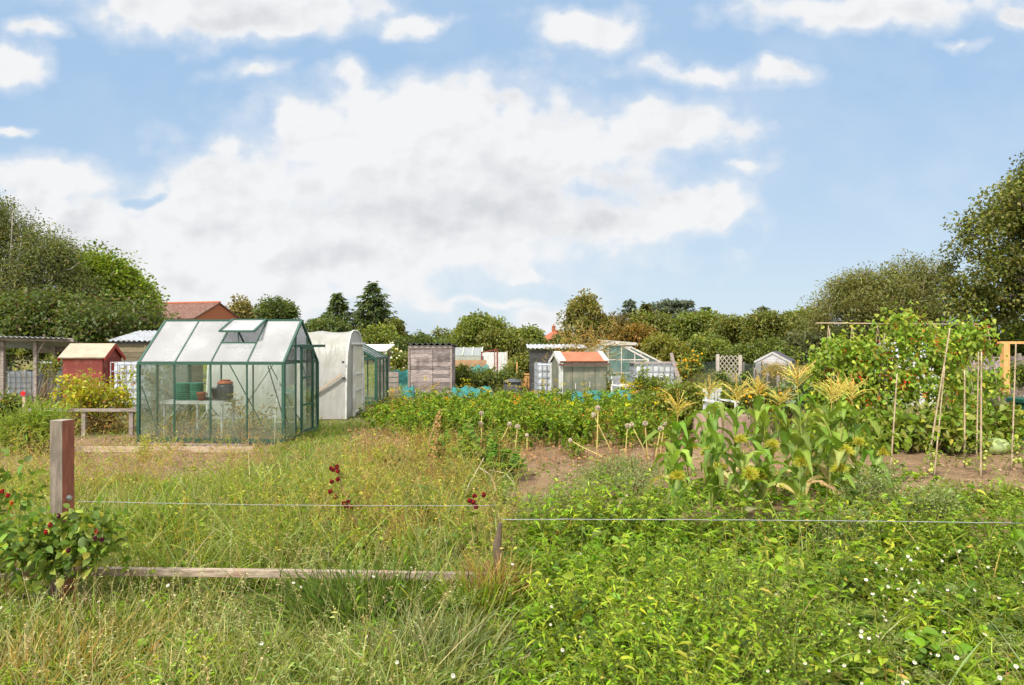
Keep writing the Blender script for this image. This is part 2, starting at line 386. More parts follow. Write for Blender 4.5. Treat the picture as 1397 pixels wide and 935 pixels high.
def ell(px, py, rx, ry, w=1.0, vec=None):
    q = N(nt, 'ShaderNodeVectorMath', operation='SUBTRACT'); nt.links.new(vec or UV, q.inputs[0])
    q.inputs[1].default_value = ((px-CX)/F_PX, (HZ-py)/F_PX, 0)
    q2 = N(nt, 'ShaderNodeVectorMath', operation='MULTIPLY'); nt.links.new(q.outputs[0], q2.inputs[0])
    q2.inputs[1].default_value = (F_PX/rx, F_PX/ry, 0)
    l = N(nt, 'ShaderNodeVectorMath', operation='LENGTH'); nt.links.new(q2.outputs[0], l.inputs[0])
    return mth(nt, 'SUBTRACT', w, l.outputs['Value'])
def smax(a, b):
    m = N(nt, 'ShaderNodeMath', operation='SMOOTH_MAX'); nt.links.new(a, m.inputs[0]); nt.links.new(b, m.inputs[1]); m.inputs[2].default_value = .25; return m.outputs[0]
n1 = noise(nt, 9.5, 6, UV, .56, stretch=(1, 1.35, 1)); n2 = noise(nt, 3.2, 3, off(UV, (4, 2, 0)), .5); n3 = noise(nt, 26, 4, off(UV, (1, 7, 0)), .6, stretch=(.8, 1.2, 1))
# lumpy edges: the cloud outline is looked up at a place pushed about by a vector noise
nv = N(nt, 'ShaderNodeTexNoise'); nv.inputs['Scale'].default_value = 9; nv.inputs['Detail'].default_value = 6; nt.links.new(UV, nv.inputs['Vector'])
nvs = N(nt, 'ShaderNodeVectorMath', operation='MULTIPLY_ADD'); nt.links.new(nv.outputs['Color'], nvs.inputs[0]); nvs.inputs[1].default_value = (.13, .09, 0); nvs.inputs[2].default_value = (-.065, -.045, 0)
nva = N(nt, 'ShaderNodeVectorMath', operation='ADD'); nt.links.new(UV, nva.inputs[0]); nt.links.new(nvs.outputs[0], nva.inputs[1]); WV = nva.outputs[0]
CL = [(640, 200, 330, 88), (600, 150, 170, 55), (440, 180, 100, 48), (900, 178, 120, 42), (640, 290, 300, 62), (930, 290, 110, 40), (300, 300, 170, 68),
      (60, 250, 120, 34), (110, 320, 220, 70), (470, 345, 400, 62), (260, 385, 330, 58), (560, 240, 230, 70), (330, 250, 120, 50), (20, 390, 220, 60), (330, 12, 200, 40), (10, 88, 55, 36), (185, 8, 60, 22),
      (800, 35, 92, 38, .85), (1190, 12, 190, 34), (930, 92, 125, 30, .6), (1065, 105, 72, 28, .62), (745, 438, 80, 30), (725, 383, 45, 12, .8), (1000, 432, 45, 10, .8),
      (490, 98, 55, 30, .58), (345, 92, 72, 26, .42), (1015, 238, 60, 20, .55), (560, 30, 60, 22, .7), (1380, 30, 50, 26, .7), (60, 40, 60, 20, .6), (310, 200, 60, 30, .5), (1310, 66, 60, 18, .5), (680, 412, 200, 14, .55), (10, 180, 50, 10, .6)]
fl = None
for c in CL:
    q = ell(*c, vec=WV); fl = q if fl is None else smax(fl, q)
for c in [(200, 268, 34, 10), (1010, 320, 40, 30)]:
    fl = mth(nt, 'SUBTRACT', fl, mth(nt, 'MULTIPLY', mth(nt, 'MAXIMUM', ell(*c, vec=WV), 0), .9))
fld = mth(nt, 'ADD', mth(nt, 'MULTIPLY_ADD', mth(nt, 'MINIMUM', fl, .9), 1.7, .14), mth(nt, 'MULTIPLY_ADD', n1, 1.7, -.85)); fld = mth(nt, 'ADD', fld, mth(nt, 'MULTIPLY_ADD', n3, .9, -.45))
def puff(scale, vec):
    q = N(nt, 'ShaderNodeTexVoronoi'); q.feature = 'F1'; q.inputs['Scale'].default_value = scale; nt.links.new(vec, q.inputs['Vector']); return q.outputs['Distance']
pv = N(nt, 'ShaderNodeVectorMath', operation='MULTIPLY_ADD'); nt.links.new(nv.outputs['Color'], pv.inputs[0]); pv.inputs[1].default_value = (.05, .04, 0); nt.links.new(UV, pv.inputs[2]); PV = pv.outputs[0]
p1, p2 = puff(13, PV), puff(30, PV)
fld = mth(nt, 'ADD', fld, mth(nt, 'MULTIPLY_ADD', p1, -.75, .30)); fld = mth(nt, 'ADD', fld, mth(nt, 'MULTIPLY_ADD', p2, -.42, .17))
dens = mth(nt, 'MAXIMUM', mapr(nt, fld, -.30, .62), mth(nt, 'MULTIPLY', mapr(nt, fld, -.8, .6), .6))
veil = mth(nt, 'MULTIPLY', mapr(nt, mth(nt, 'ADD', n2, mth(nt, 'MULTIPLY_ADD', n1, .5, -.25)), .4, .8), .2)
dens = mth(nt, 'MAXIMUM', dens, veil)
n1b = noise(nt, 9.5, 6, off(UV, (.016, -.03, 0)), .56, stretch=(1, 1.35, 1))
rel = mth(nt, 'ADD', mth(nt, 'SUBTRACT', n1, n1b), mth(nt, 'MULTIPLY', mth(nt, 'SUBTRACT', puff(13, off(PV, (.012, -.022, 0))), p1), -.35))
rel = mth(nt, 'ADD', rel, mth(nt, 'MULTIPLY', mth(nt, 'SUBTRACT', puff(30, off(PV, (.006, -.011, 0))), p2), -.2))
gr = None
for c in [(620, 290, 270, 46), (740, 260, 200, 34), (120, 310, 130, 30, .75), (1170, 22, 120, 16, .8), (330, 30, 120, 14, .8), (430, 350, 200, 22, .55), (120, 385, 200, 30, .6)]:
    q = ell(*c, vec=WV); gr = q if gr is None else smax(gr, q)
gre = mapr(nt, mth(nt, 'ADD', gr, mth(nt, 'MULTIPLY_ADD', n1, .7, -.35)), -.6, .8)
thick = mapr(nt, fld, .0, .9)
sh = mth(nt, 'ADD', mth(nt, 'MULTIPLY', gre, .38), mth(nt, 'MULTIPLY', rel, 1.25)); sh = mth(nt, 'ADD', sh, mth(nt, 'MULTIPLY_ADD', n3, .16, -.08))
sh = mth(nt, 'MULTIPLY', sh, thick, clamp=True)
ccol = mixc(nt, sh, (CLW*.985, CLW*.99, CLW*1.0), (CLW*.62, CLW*.64, CLW*.68))
low = mapr(nt, v, 0, .42)          # paler, whiter air towards the horizon
air = mixc(nt, low, (CLW*.68, CLW*.82, CLW*.95), (CLW*.45, CLW*.66, CLW*.93))
skyc = mixc(nt, .86, sky.outputs[0], air)
fin = mixc(nt, mth(nt, 'MULTIPLY', dens, .97), skyc, ccol)
# overhead and behind the camera: brighter unseen sky, added as soft fill light
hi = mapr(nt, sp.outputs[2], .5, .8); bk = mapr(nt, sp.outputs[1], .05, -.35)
sky_fill = mth(nt, 'MULTIPLY', mth(nt, 'MAXIMUM', hi, bk), mapr(nt, noise(nt, 2.2, 5, tc.outputs['Generated']), .35, .6, .45, 1.0))
fin = mixc(nt, sky_fill, fin, (CLW*2.9, CLW*2.82, CLW*2.72))     # fill added out of view, patchy like broken cloud
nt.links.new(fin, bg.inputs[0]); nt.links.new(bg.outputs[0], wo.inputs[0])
W.cycles.sampling_method = 'MANUAL'; W.cycles.sample_map_resolution = 512

# ================================================================== ground
def axis_pts(a, b, step, far, k=24):
    core = np.arange(a, b+1e-6, step); g = np.geomspace(1, far, k)
    return np.concatenate([(a-g)[::-1], core, b+g])
gxs = axis_pts(-9.5, 10.5, .1, 1500); gys = np.concatenate([-np.geomspace(1, 1500, 16)[::-1]+1, np.arange(1.2, 15, .1), 15+np.geomspace(.2, 2500, 30)])
GX, GY = np.meshgrid(gxs, gys); GZ = gz(GX, GY)
me = bpy.data.meshes.new('ground'); nx, ny = len(gxs), len(gys)
ii = np.arange(nx*ny).reshape(ny, nx); q = np.stack([ii[:-1, :-1], ii[:-1, 1:], ii[1:, 1:], ii[1:, :-1]], -1).reshape(-1, 4)
SM = soil_mask(GX, GY)
GZ = GZ+np.where((GY < 15) & (GY > 1) & (np.abs(GX) < 10), SM*(.05*(fbm(GX*5, GY*5, 31)-.5)+.03*(RG.uniform(0, 1, GX.shape)-.5)), 0)
me.vertices.add(nx*ny); me.vertices.foreach_set('co', np.stack([GX, GY, GZ], -1).astype(np.float32).ravel())
me.loops.add(q.size); me.loops.foreach_set('vertex_index', q.astype(np.int32).ravel()); me.polygons.add(len(q))
me.polygons.foreach_set('loop_start', np.arange(len(q), dtype=np.int32)*4); me.polygons.foreach_set('loop_total', np.full(len(q), 4, np.int32))
me.polygons.foreach_set('use_smooth', np.ones(len(q), bool))
at = me.attributes.new('Soil', 'FLOAT', 'POINT'); at.data.foreach_set('value', SM.astype(np.float32).ravel()); me.update(calc_edges=True)
m, nt, o = nmat('ground_soil')
b = N(nt, 'ShaderNodeBsdfPrincipled', i_Roughness=.95); b.inputs['Specular IOR Level'].default_value = .1
at = N(nt, 'ShaderNodeAttribute', attribute_name='Soil')
s1 = mixc(nt, mapr(nt, noise(nt, 3.5, 8, rough=.7), .3, .7), (.235, .155, .088), (.14, .09, .052))
s1 = mixc(nt, mapr(nt, noise(nt, 60, 3), .6, .72), s1, (.35, .26, .17))
g1 = mixc(nt, mapr(nt, noise(nt, 1.2, 8, rough=.7), .35, .65), (.075, .085, .028), (.16, .13, .065))
c = mixc(nt, mapr(nt, mth(nt, 'ADD', at.outputs['Fac'], mth(nt, 'MULTIPLY_ADD', noise(nt, 5, 6), .6, -.3)), .3, .6), g1, s1)
nt.links.new(c, b.inputs['Base Color']); bp = N(nt, 'ShaderNodeBump', i_Strength=.8, i_Distance=.03)
nt.links.new(noise(nt, 22, 8, rough=.7), bp.inputs['Height']); nt.links.new(bp.outputs[0], b.inputs['Normal']); nt.links.new(b.outputs[0], o.inputs[0])
g = link('ground', me, m); tag(g, 'flat allotment ground of brown soil and rough green turf', 'ground', kind='structure')

# ================================================================== trees
M_BARK = pmat('bark', (.13, .105, .08), (.07, .055, .045), scale=5, stretch=(3, 3, .8), island=0, bump=.6)
M_BIRCH = pmat('birch_bark', (.40, .36, .30), (.2, .17, .14), scale=5, stretch=(2, 2, 3), island=0)
def tree(name, label, cat, D, px, blobs, ncl, nper, L, Wd, pal, base_py=None, spread=.35, trunk=.2, bark=None, limbs=10, group=None, tname='trunk', dd=.8, shell=.5, sprigs=0, droop=0, **kw):
    x = X(px, D); r = thing(name, label, cat, x, D, 0, group=group); wb = []
    for bl in blobs:
        bx, by, rx, ry = bl[:4]; o = bl[4] if len(bl) > 4 else 0
        k = D/F_PX; wb.append((X(bx, D)-x, o, Z(by, D), rx*k, max(rx, ry)*k*dd, ry*k))
    for q in list(wb):
        for _ in range(5):
            dv = rdir(1, -.5, 1)[0]; s_ = RG.uniform(.28, .5); wb.append((q[0]+dv[0]*q[3]*.85, q[1]+dv[1]*q[4]*.8, q[2]+dv[2]*q[5]*.85, q[3]*s_, q[4]*s_, q[5]*s_))
    F = Fol(); C = crown(F, wb, ncl, nper, L, Wd, pal, spread, shell, **kw)
    T = MB(); ztop = max(b[2] for b in wb)
    fork = Vector((RG.normal()*.1, 0, max(.4, ztop*.3)))
    T.tube([(0, 0, -.1), fork*.5, fork], [trunk, trunk*.8, trunk*.7], 8)
    ends = C[RG.choice(len(C), min(limbs, len(C)), replace=False)]
    for p in ends:
        p = Vector(p); mid = fork.lerp(p, .5)+Vector(RG.normal(0, .12*spread*3, 3))+Vector((0, 0, .1*(p-fork).length))
        q = fork.lerp(p, .25).lerp(mid, .5)
        T.tube([fork, q, mid, p], [trunk*.5, trunk*.36, trunk*.22, trunk*.06], 5, False)
    T.build(tname, bark or M_BARK, r, True); 
    if sprigs:   # thin bare twigs poking out through the leaves
        i = RG.choice(len(C), sprigs); p0 = C[i]; d = nrm(p0-np.array([[0, 0, ztop*.6]])+RG.standard_normal((sprigs, 3))*.6)
        F.stem(p0, p0+d*spread*RG.uniform(.8, 2.2, sprigs)[:, None], .012*D/30, .004*D/30, np.tile([[.2, .17, .13]], (sprigs, 1)))
    F.build('crown', M_LEAF, r); return r
OLIVE = [(.165, .18, .05, 3), (.125, .145, .04, 3), (.21, .21, .07, 2), (.09, .105, .035, 2)]
BIRCH = [(.165, .18, .075, 3), (.125, .145, .06, 3), (.09, .11, .045, 2), (.21, .21, .10, 1)]
BRIGHT = [(.17, .235, .04, 4), (.13, .18, .035, 3), (.22, .26, .05, 2), (.10, .14, .03, 1)]
DARK = [(.095, .13, .042, 3), (.07, .10, .034, 3), (.13, .155, .05, 2)]
MID = [(.165, .20, .05, 3), (.125, .16, .045, 3), (.21, .225, .06, 2)]
YEL = [(.21, .215, .055, 3), (.165, .175, .05, 2), (.26, .24, .07, 1)]
CONI = [(.075, .105, .042, 3), (.10, .125, .05, 2), (.055, .08, .035, 2)]
CEDAR = [(.12, .145, .115, 3), (.09, .115, .09, 3), (.15, .17, .13, 1)]
RUST = [(.24, .15, .045, 3), (.18, .125, .04, 2), (.15, .14, .045, 1)]
tree('birch_tree', 'tall grey green birch with pale bare stems at the left edge', 'tree', 30, 10,
     [(-10, 350, 55, 70), (45, 360, 50, 52), (80, 348, 28, 26), (8, 300, 14, 30), (-70, 330, 70, 90), (30, 415, 90, 42), (100, 385, 22, 36), (38, 318, 24, 22), (-10, 430, 60, 40)], 430, 200, .13, .06, BIRCH, gap=.27, gsc=.9, spread=.40, trunk=.24, bark=M_BIRCH, limbs=22, hang=.5, sprigs=120)
tree('maple_tree', 'bright green leafy tree between the birch and the ivy hedge', 'tree', 33, 150,
     [(145, 388, 38, 24), (176, 402, 22, 20), (130, 368, 26, 14), (196, 412, 14, 16), (140, 418, 56, 30), (165, 380, 14, 12)], 210, 160, .19, .12, BRIGHT, gap=.32, gsc=.9, spread=.44, trunk=.2, limbs=10, sprigs=30)
tree('ivy_hedge', 'dark ivy covered hedge behind the red shed', 'hedge', 27, 150,
     [(40, 460, 90, 34), (140, 455, 70, 36), (200, 442, 26, 28), (110, 435, 60, 26), (190, 420, 16, 18), (160, 470, 60, 34), (60, 430, 40, 28), (20, 445, 40, 40)], 360, 100, .15, .1, DARK+[(.13, .085, .06, .8), (.12, .15, .05, 1)], spread=.36, trunk=.12, limbs=14, tname='stem', sprigs=60)
tree('large_tree', 'tall spreading tree with dark limbs at the right edge', 'tree', 26, 1432,
     [(1405, 262, 40, 36), (1372, 300, 62, 34), (1325, 322, 42, 28), (1450, 320, 90, 90), (1325, 368, 46, 26), (1395, 350, 70, 36), (1340, 285, 26, 14), (1470, 240, 70, 60), (1390, 408, 66, 30), (1440, 410, 80, 40), (1330, 410, 46, 26), (1300, 345, 24, 22), (1550, 330, 110, 110)], 430, 170, .14, .095, OLIVE, gap=.37, gsc=.85, spread=.33, trunk=.3, limbs=46, shell=.45, cvar=.2)
tree('willow_tree', 'low straggly willow with bare twigs beside the tall right tree', 'tree', 29, 1220,
     [(1205, 402, 58, 30), (1250, 375, 34, 20), (1168, 408, 36, 26), (1245, 415, 60, 36), (1152, 392, 20, 12), (1128, 425, 16, 20), (1190, 430, 80, 30), (1262, 362, 14, 12), (1215, 378, 24, 12)], 330, 165, .16, .045, [(.19, .195, .08, 3), (.15, .16, .06, 3), (.23, .22, .10, 1)], gap=.35, gsc=.8, spread=.33, trunk=.16, bark=M_BIRCH, limbs=30, sprigs=220, hang=.25)
bt_ = bpy.data.objects['birch_tree']; S_ = MB()
for pts in (((8, 445), (10, 400), (14, 360), (22, 325)), ((14, 440), (26, 400), (40, 365), (62, 335)), ((4, 430), (2, 380), (6, 330), (9, 285)), ((22, 445), (34, 415), (52, 392), (78, 372)), ((60, 380), (74, 368), (88, 366), (100, 358))):
    S_ = MB().tube([(X(p_[0], 29)-bt_.location.x, 29-30+.5-.05*i_, Z(p_[1], 29)) for i_, p_ in enumerate(pts)], [.045, .035, .024, .01], 6); S_.build('limb', M_BIRCH, bt_, True)
# far skyline, left to right
def conifer(name, label, D, px, top, base, hw, pal, tiers=17, narrow=1.0):
    x = X(px, D); r = thing(name, label, 'tree', x, D, 0); k = D/F_PX; zt, zb = Z(top, D), Z(base, D); F = Fol(); T = MB()
    T.tube([(0, 0, -.2), (0, 0, zb), (0, 0, zt-.3)], [hw*k*.12, hw*k*.09, .04], 7).build('trunk', M_BARK, r, True)
    for i in range(tiers):
        t = (i+.3*RG.uniform())/tiers; z = zt-(zt-zb)*t; R = hw*k*(t**.85)*RG.uniform(.8, 1.2)+.1; nb = int(5+6*t)
        for j in range(nb):
            az = 2*math.pi*(j+RG.uniform()*.8)/nb; Lb = R*RG.uniform(.6, 1.3); n = int(12+46*t*narrow); s = RG.uniform(.08, 1, n)
            p = np.stack([np.cos(az)*Lb*s, np.sin(az)*Lb*s, z-.22*Lb*s+.12*Lb*s*s], 1)+RG.standard_normal((n, 3))*[.10, .10, .07]*k*12
            ax = nrm(np.stack([np.cos(az)+RG.normal(0, .6, n), np.sin(az)+RG.normal(0, .6, n), RG.normal(-.15, .3, n)], 1))
            F.leaf(p, ax, nrm(np.array([[0, 0, 1.]])+.4*RG.standard_normal((n, 3))), 8*k*RG.uniform(.7, 1.2, n), 2.6*k, pick(pal, n, .2), 'tri2')
    F.build('crown', M_LEAF, r); return r
conifer('spruce_tree', 'shorter of the two dark spruces behind the polytunnel', 75, 460, 401, 478, 46, CONI)
conifer('spruce_tree', 'taller pointed dark spruce behind the polytunnel', 75, 509, 387, 470, 52, CONI, 18)
conifer('fir_tree', 'thin layered fir rising left of the grey blue cedar', 70, 858, 409, 470, 15, CEDAR, 9, .6)
conifer('fir_tree', 'brownish green conical fir just left of the cedar', 68, 881, 415, 470, 24, [(.11, .11, .04, 2), (.08, .085, .03, 2)], 13)
conifer('fir_tree', 'small dark fir tip right of the grey blue cedar', 70, 963, 420, 470, 15, CONI, 9)
conifer('fir_tree', 'faint dark conifer tip above the hedge left of the willow', 78, 1041, 421, 470, 14, [(.10, .115, .10, 2), (.13, .14, .12, 1)], 9)
TL = [('round_tree', 'small pale bronze tree above the greenhouse roof', 80, 327, [(326, 424, 13, 9), (333, 430, 12, 8), (318, 432, 9, 7)], 70, [(.24, .21, .10, 2), (.19, .17, .08, 1)]),
      ('round_tree', 'round dark green tree above the greenhouse ridge', 72, 376, [(376, 420, 18, 12), (366, 425, 12, 9), (388, 426, 11, 9), (376, 432, 20, 12)], 130, DARK),
      ('round_tree', 'grey green round tree right of the taller spruce', 70, 541, [(541, 452, 12, 12), (535, 464, 18, 12)], 110, OLIVE),
      ('leafy_shrub', 'dark shrub at the foot of the tall spruce', 66, 510, [(500, 466, 24, 12), (520, 462, 20, 14), (540, 472, 20, 10)], 160, MID),
      ('leafy_shrub', 'low bush beneath the shorter spruce behind the polytunnel', 60, 450, [(445, 447, 20, 8), (430, 445, 16, 6), (465, 462, 26, 16)], 90, DARK),
      ('round_tree', 'small round tree behind the wooden board shed', 75, 600, [(600, 459, 12, 7), (596, 466, 16, 8), (604, 464, 12, 8)], 80, OLIVE),
      ('leafy_shrub', 'low dark hedge bush left of the wooden board shed', 62, 572, [(572, 468, 16, 7), (556, 474, 16, 8), (585, 474, 24, 8)], 90, DARK),
      ('feathery_tree', 'feathery spreading tree behind the cold frames', 50, 655, [(655, 448, 30, 14), (640, 455, 18, 14), (672, 452, 18, 12), (655, 464, 36, 16)], 260, MID),
      ('leafy_shrub', 'brown green domed bush in front of the feathery tree', 46, 684, [(680, 472, 28, 14), (700, 470, 20, 12)], 140, OLIVE),
      ('leafy_shrub', 'bushy green hedge tree right of the feathery tree', 56, 712, [(705, 462, 22, 12), (722, 462, 14, 10), (715, 474, 26, 14), (735, 470, 16, 10)], 180, MID),
      ('leafy_shrub', 'dark bush under the orange hipped house roof', 52, 758, [(755, 475, 26, 10), (775, 474, 18, 10), (790, 472, 14, 12)], 130, DARK),
      ('sparse_tree', 'sparse yellow green tree with bare branches right of the hipped roof', 42, 800, [(788, 426, 18, 14), (812, 424, 18, 15), (800, 412, 16, 8), (826, 436, 10, 14), (800, 446, 30, 16), (776, 436, 8, 7)], 120, [(.2, .19, .06, 3), (.14, .15, .05, 2), (.24, .2, .09, 1)]),
      ('leafy_shrub', 'rust brown bush left of the orange bush', 50, 832, [(832, 455, 18, 16), (842, 448, 14, 12), (826, 470, 20, 12)], 130, [(.16, .12, .05, 2), (.12, .11, .045, 2)]),
      ('leafy_shrub', 'orange leaved autumn bush behind the old glasshouse', 47, 866, [(860, 456, 24, 14), (872, 465, 22, 13), (848, 462, 16, 12)], 170, RUST),
      ('cedar_tree', 'flat topped grey blue cedar on the skyline', 75, 920, [(918, 416, 26, 3), (930, 414, 14, 2.5), (905, 423, 20, 3), (935, 426, 18, 3), (918, 432, 28, 3.5), (922, 441, 30, 4), (912, 448, 28, 6)], 190, CEDAR),
      ('leafy_shrub', 'green rounded hedge tree under the fir tip', 58, 955, [(950, 440, 26, 12), (972, 442, 20, 12), (940, 456, 26, 16), (966, 462, 30, 16)], 250, MID),
      ('leafy_shrub', 'olive hedge tree above the orange bush', 60, 893, [(890, 448, 26, 14), (876, 442, 18, 10), (905, 462, 26, 16)], 190, OLIVE),
      ('leafy_shrub', 'yellow green bush behind the leaning planks', 36, 905, [(905, 478, 26, 16), (922, 484, 18, 14), (890, 490, 20, 12)], 220, YEL),
      ('leafy_shrub', 'hedge tree with feathery top behind the lattice trellis', 54, 1000, [(1000, 450, 28, 14), (1018, 462, 28, 18), (985, 470, 30, 20)], 280, OLIVE),
      ('leafy_shrub', 'mid green dense bush between the yellow bush and the trellis', 42, 955, [(950, 480, 28, 16), (975, 482, 22, 16), (935, 494, 26, 12)], 260, MID),
      ('leafy_shrub', 'tall olive hedge tree between the trellis and the grey shed', 52, 1045, [(1045, 440, 26, 16), (1030, 452, 24, 16), (1062, 455, 28, 22), (1045, 475, 40, 22)], 330, OLIVE),
      ('leafy_shrub', 'rounded yellowish tree top behind the small grey shed', 56, 1090, [(1092, 436, 20, 12), (1075, 448, 22, 14), (1105, 452, 22, 18), (1090, 468, 34, 20)], 260, MID+YEL[:1]),
      ('leafy_shrub', 'deep green bush with dark hollow left of the grey shed', 40, 1040, [(1030, 490, 32, 18), (1058, 486, 26, 18), (1010, 488, 20, 16)], 300, [(.14, .17, .045, 3), (.1, .13, .04, 3)]),
      ('leafy_shrub', 'greyish willow bush right behind the small grey shed', 44, 1120, [(1115, 470, 30, 24), (1100, 480, 20, 16), (1140, 470, 26, 26), (1085, 472, 14, 14)], 300, [(.14, .15, .08, 3), (.11, .125, .065, 2)]),
      ('leafy_shrub', 'deep green hedge behind the climbing beans', 30, 1310, [(1290, 470, 60, 26), (1350, 465, 50, 30), (1400, 470, 50, 36), (1240, 470, 50, 26), (1180, 475, 50, 26)], 600, DARK+MID)]
for nm, lb, D, px, bl, ncl, pal in TL:
    k = D/F_PX; cat = 'tree' if 'tree' in nm else 'bush'
    tree(nm, lb, cat, D, px, bl, int(ncl*.62), 90, 4.6*k, 2.6*k, pal, spread=5.6*k, trunk=max(.08, 2.2*k), limbs=26 if nm == 'sparse_tree' else 9, tname='trunk' if cat == 'tree' else 'stem', flat=.35 if nm == 'cedar_tree' else 1.0, dd=.9, shell=.45, sprigs=60 if nm in ('sparse_tree', 'feathery_tree') else 14, up=.5 if nm == 'feathery_tree' else 0, gap={'sparse_tree': .46, 'leafy_shrub': .33}.get(nm, .38), gsc=20/D)

# far wooded band that closes the skyline: one mass
F = Fol(); xs = np.linspace(-110, 130, 400)
bl = [(x_, 112+6*math.sin(x_*.3), 0.6, 3.2, 3.5, 1.0+.9*vnoise(x_*.22, 0, 4)) for x_ in xs[::2]]
crown(F, bl, 2000, 26, .95, .5, OLIVE+MID+DARK, spread=.9, shell=.5); tag(F.build('distant_trees', M_LEAF), 'far band of mixed trees closing the skyline', 'trees', kind='stuff')

# ================================================================== houses
M_TILE = pmat('roof_tiles', (.13, .052, .036), (.085, .038, .03), rough=.85, scale=9, stretch=(1, 1, 4), island=0, bump=.6, stain=((.34, .28, .2), 9, .6))
M_BRICK = pmat('red_brick', (.32, .115, .05), (.26, .085, .04), rough=.85, scale=12, island=0)
M_OTILE = pmat('orange_tiles', (.34, .105, .05), (.26, .075, .036), rough=.8, scale=6, island=0)
def pane_wall(parent, x, y, z, w, h, rz=0):
    fr = MB(); 
    for s in (-1, 1): fr.box(x+s*w/2*math.cos(rz), y+s*w/2*math.sin(rz), z, .08, .1, h+.08, rz); fr.box(x, y, z+s*h/2, w-.08, .1, .08, rz)
    f = fr.build('window', M_WHITE, parent); MB().box(x, y, z, w-.08, .03, h-.08, rz).build('pane', glassmat('dark_pane', .1, (.15, .18, .2)), f)
hx = thing('brick_house', 'brick house with mottled red tiled roof beyond the greenhouse', 'house', X(250, 66), 66, 0, rot=-.25)
MB().box(0, 0, 2.1, 8, 6.6, 4.2).poly([(-4, -3.3, 4.2), (-4, 3.3, 4.2), (-4, 0, 5.55), (4, -3.3, 4.2), (4, 3.3, 4.2), (4, 0, 5.55)], [(0, 2, 1), (3, 4, 5)]).build('wall', M_BRICK, hx)
rb = MB()
for s in (-1, 1): rb.slab([(-4.15, s*3.6, 4.02), (4.12, s*3.6, 4.02), (4.12, 0, 5.66), (-4.15, 0, 5.66)], .12)
rf = rb.build('roof', M_TILE, hx); MB().tube([(-4.15, 0, 5.72), (4.12, 0, 5.72)], .13, 8).build('ridge', M_OTILE, rf)
for wx in (-2.2, 1.6): pane_wall(hx, wx, -3.34, 2.4, 1.2, 1.1)
hx = thing('tiled_house', 'distant house with orange hipped roof showing above the bushes', 'house', X(760, 95), 95, 0, rot=.5)
MB().box(0, 0, .9, 4.8, 4.2, 1.8).build('wall', M_BRICK, hx)
MB().poly([(-2.7, -2.4, 1.75), (2.7, -2.4, 1.75), (2.7, 2.4, 1.75), (-2.7, 2.4, 1.75), (-.35, 0, 3.75), (.35, 0, 3.75)], [(0, 1, 5, 4), (1, 2, 5), (2, 3, 4, 5), (3, 0, 4), (3, 2, 1, 0)]).build('roof', M_OTILE, hx)
ch = MB().box(-.55, 0, 3.7, .36, .36, .9).box(-.55, 0, 4.2, .44, .44, .1).build('chimney', M_BRICK, hx)
MB().lathe([(.1, 4.25), (.13, 4.3), (.08, 4.55)], 8, (-.55, 0, 0)).build('chimney_pot', M_TERRA, ch)
pane_wall(hx, .6, -2.14, 1.0, 1.0, .9)

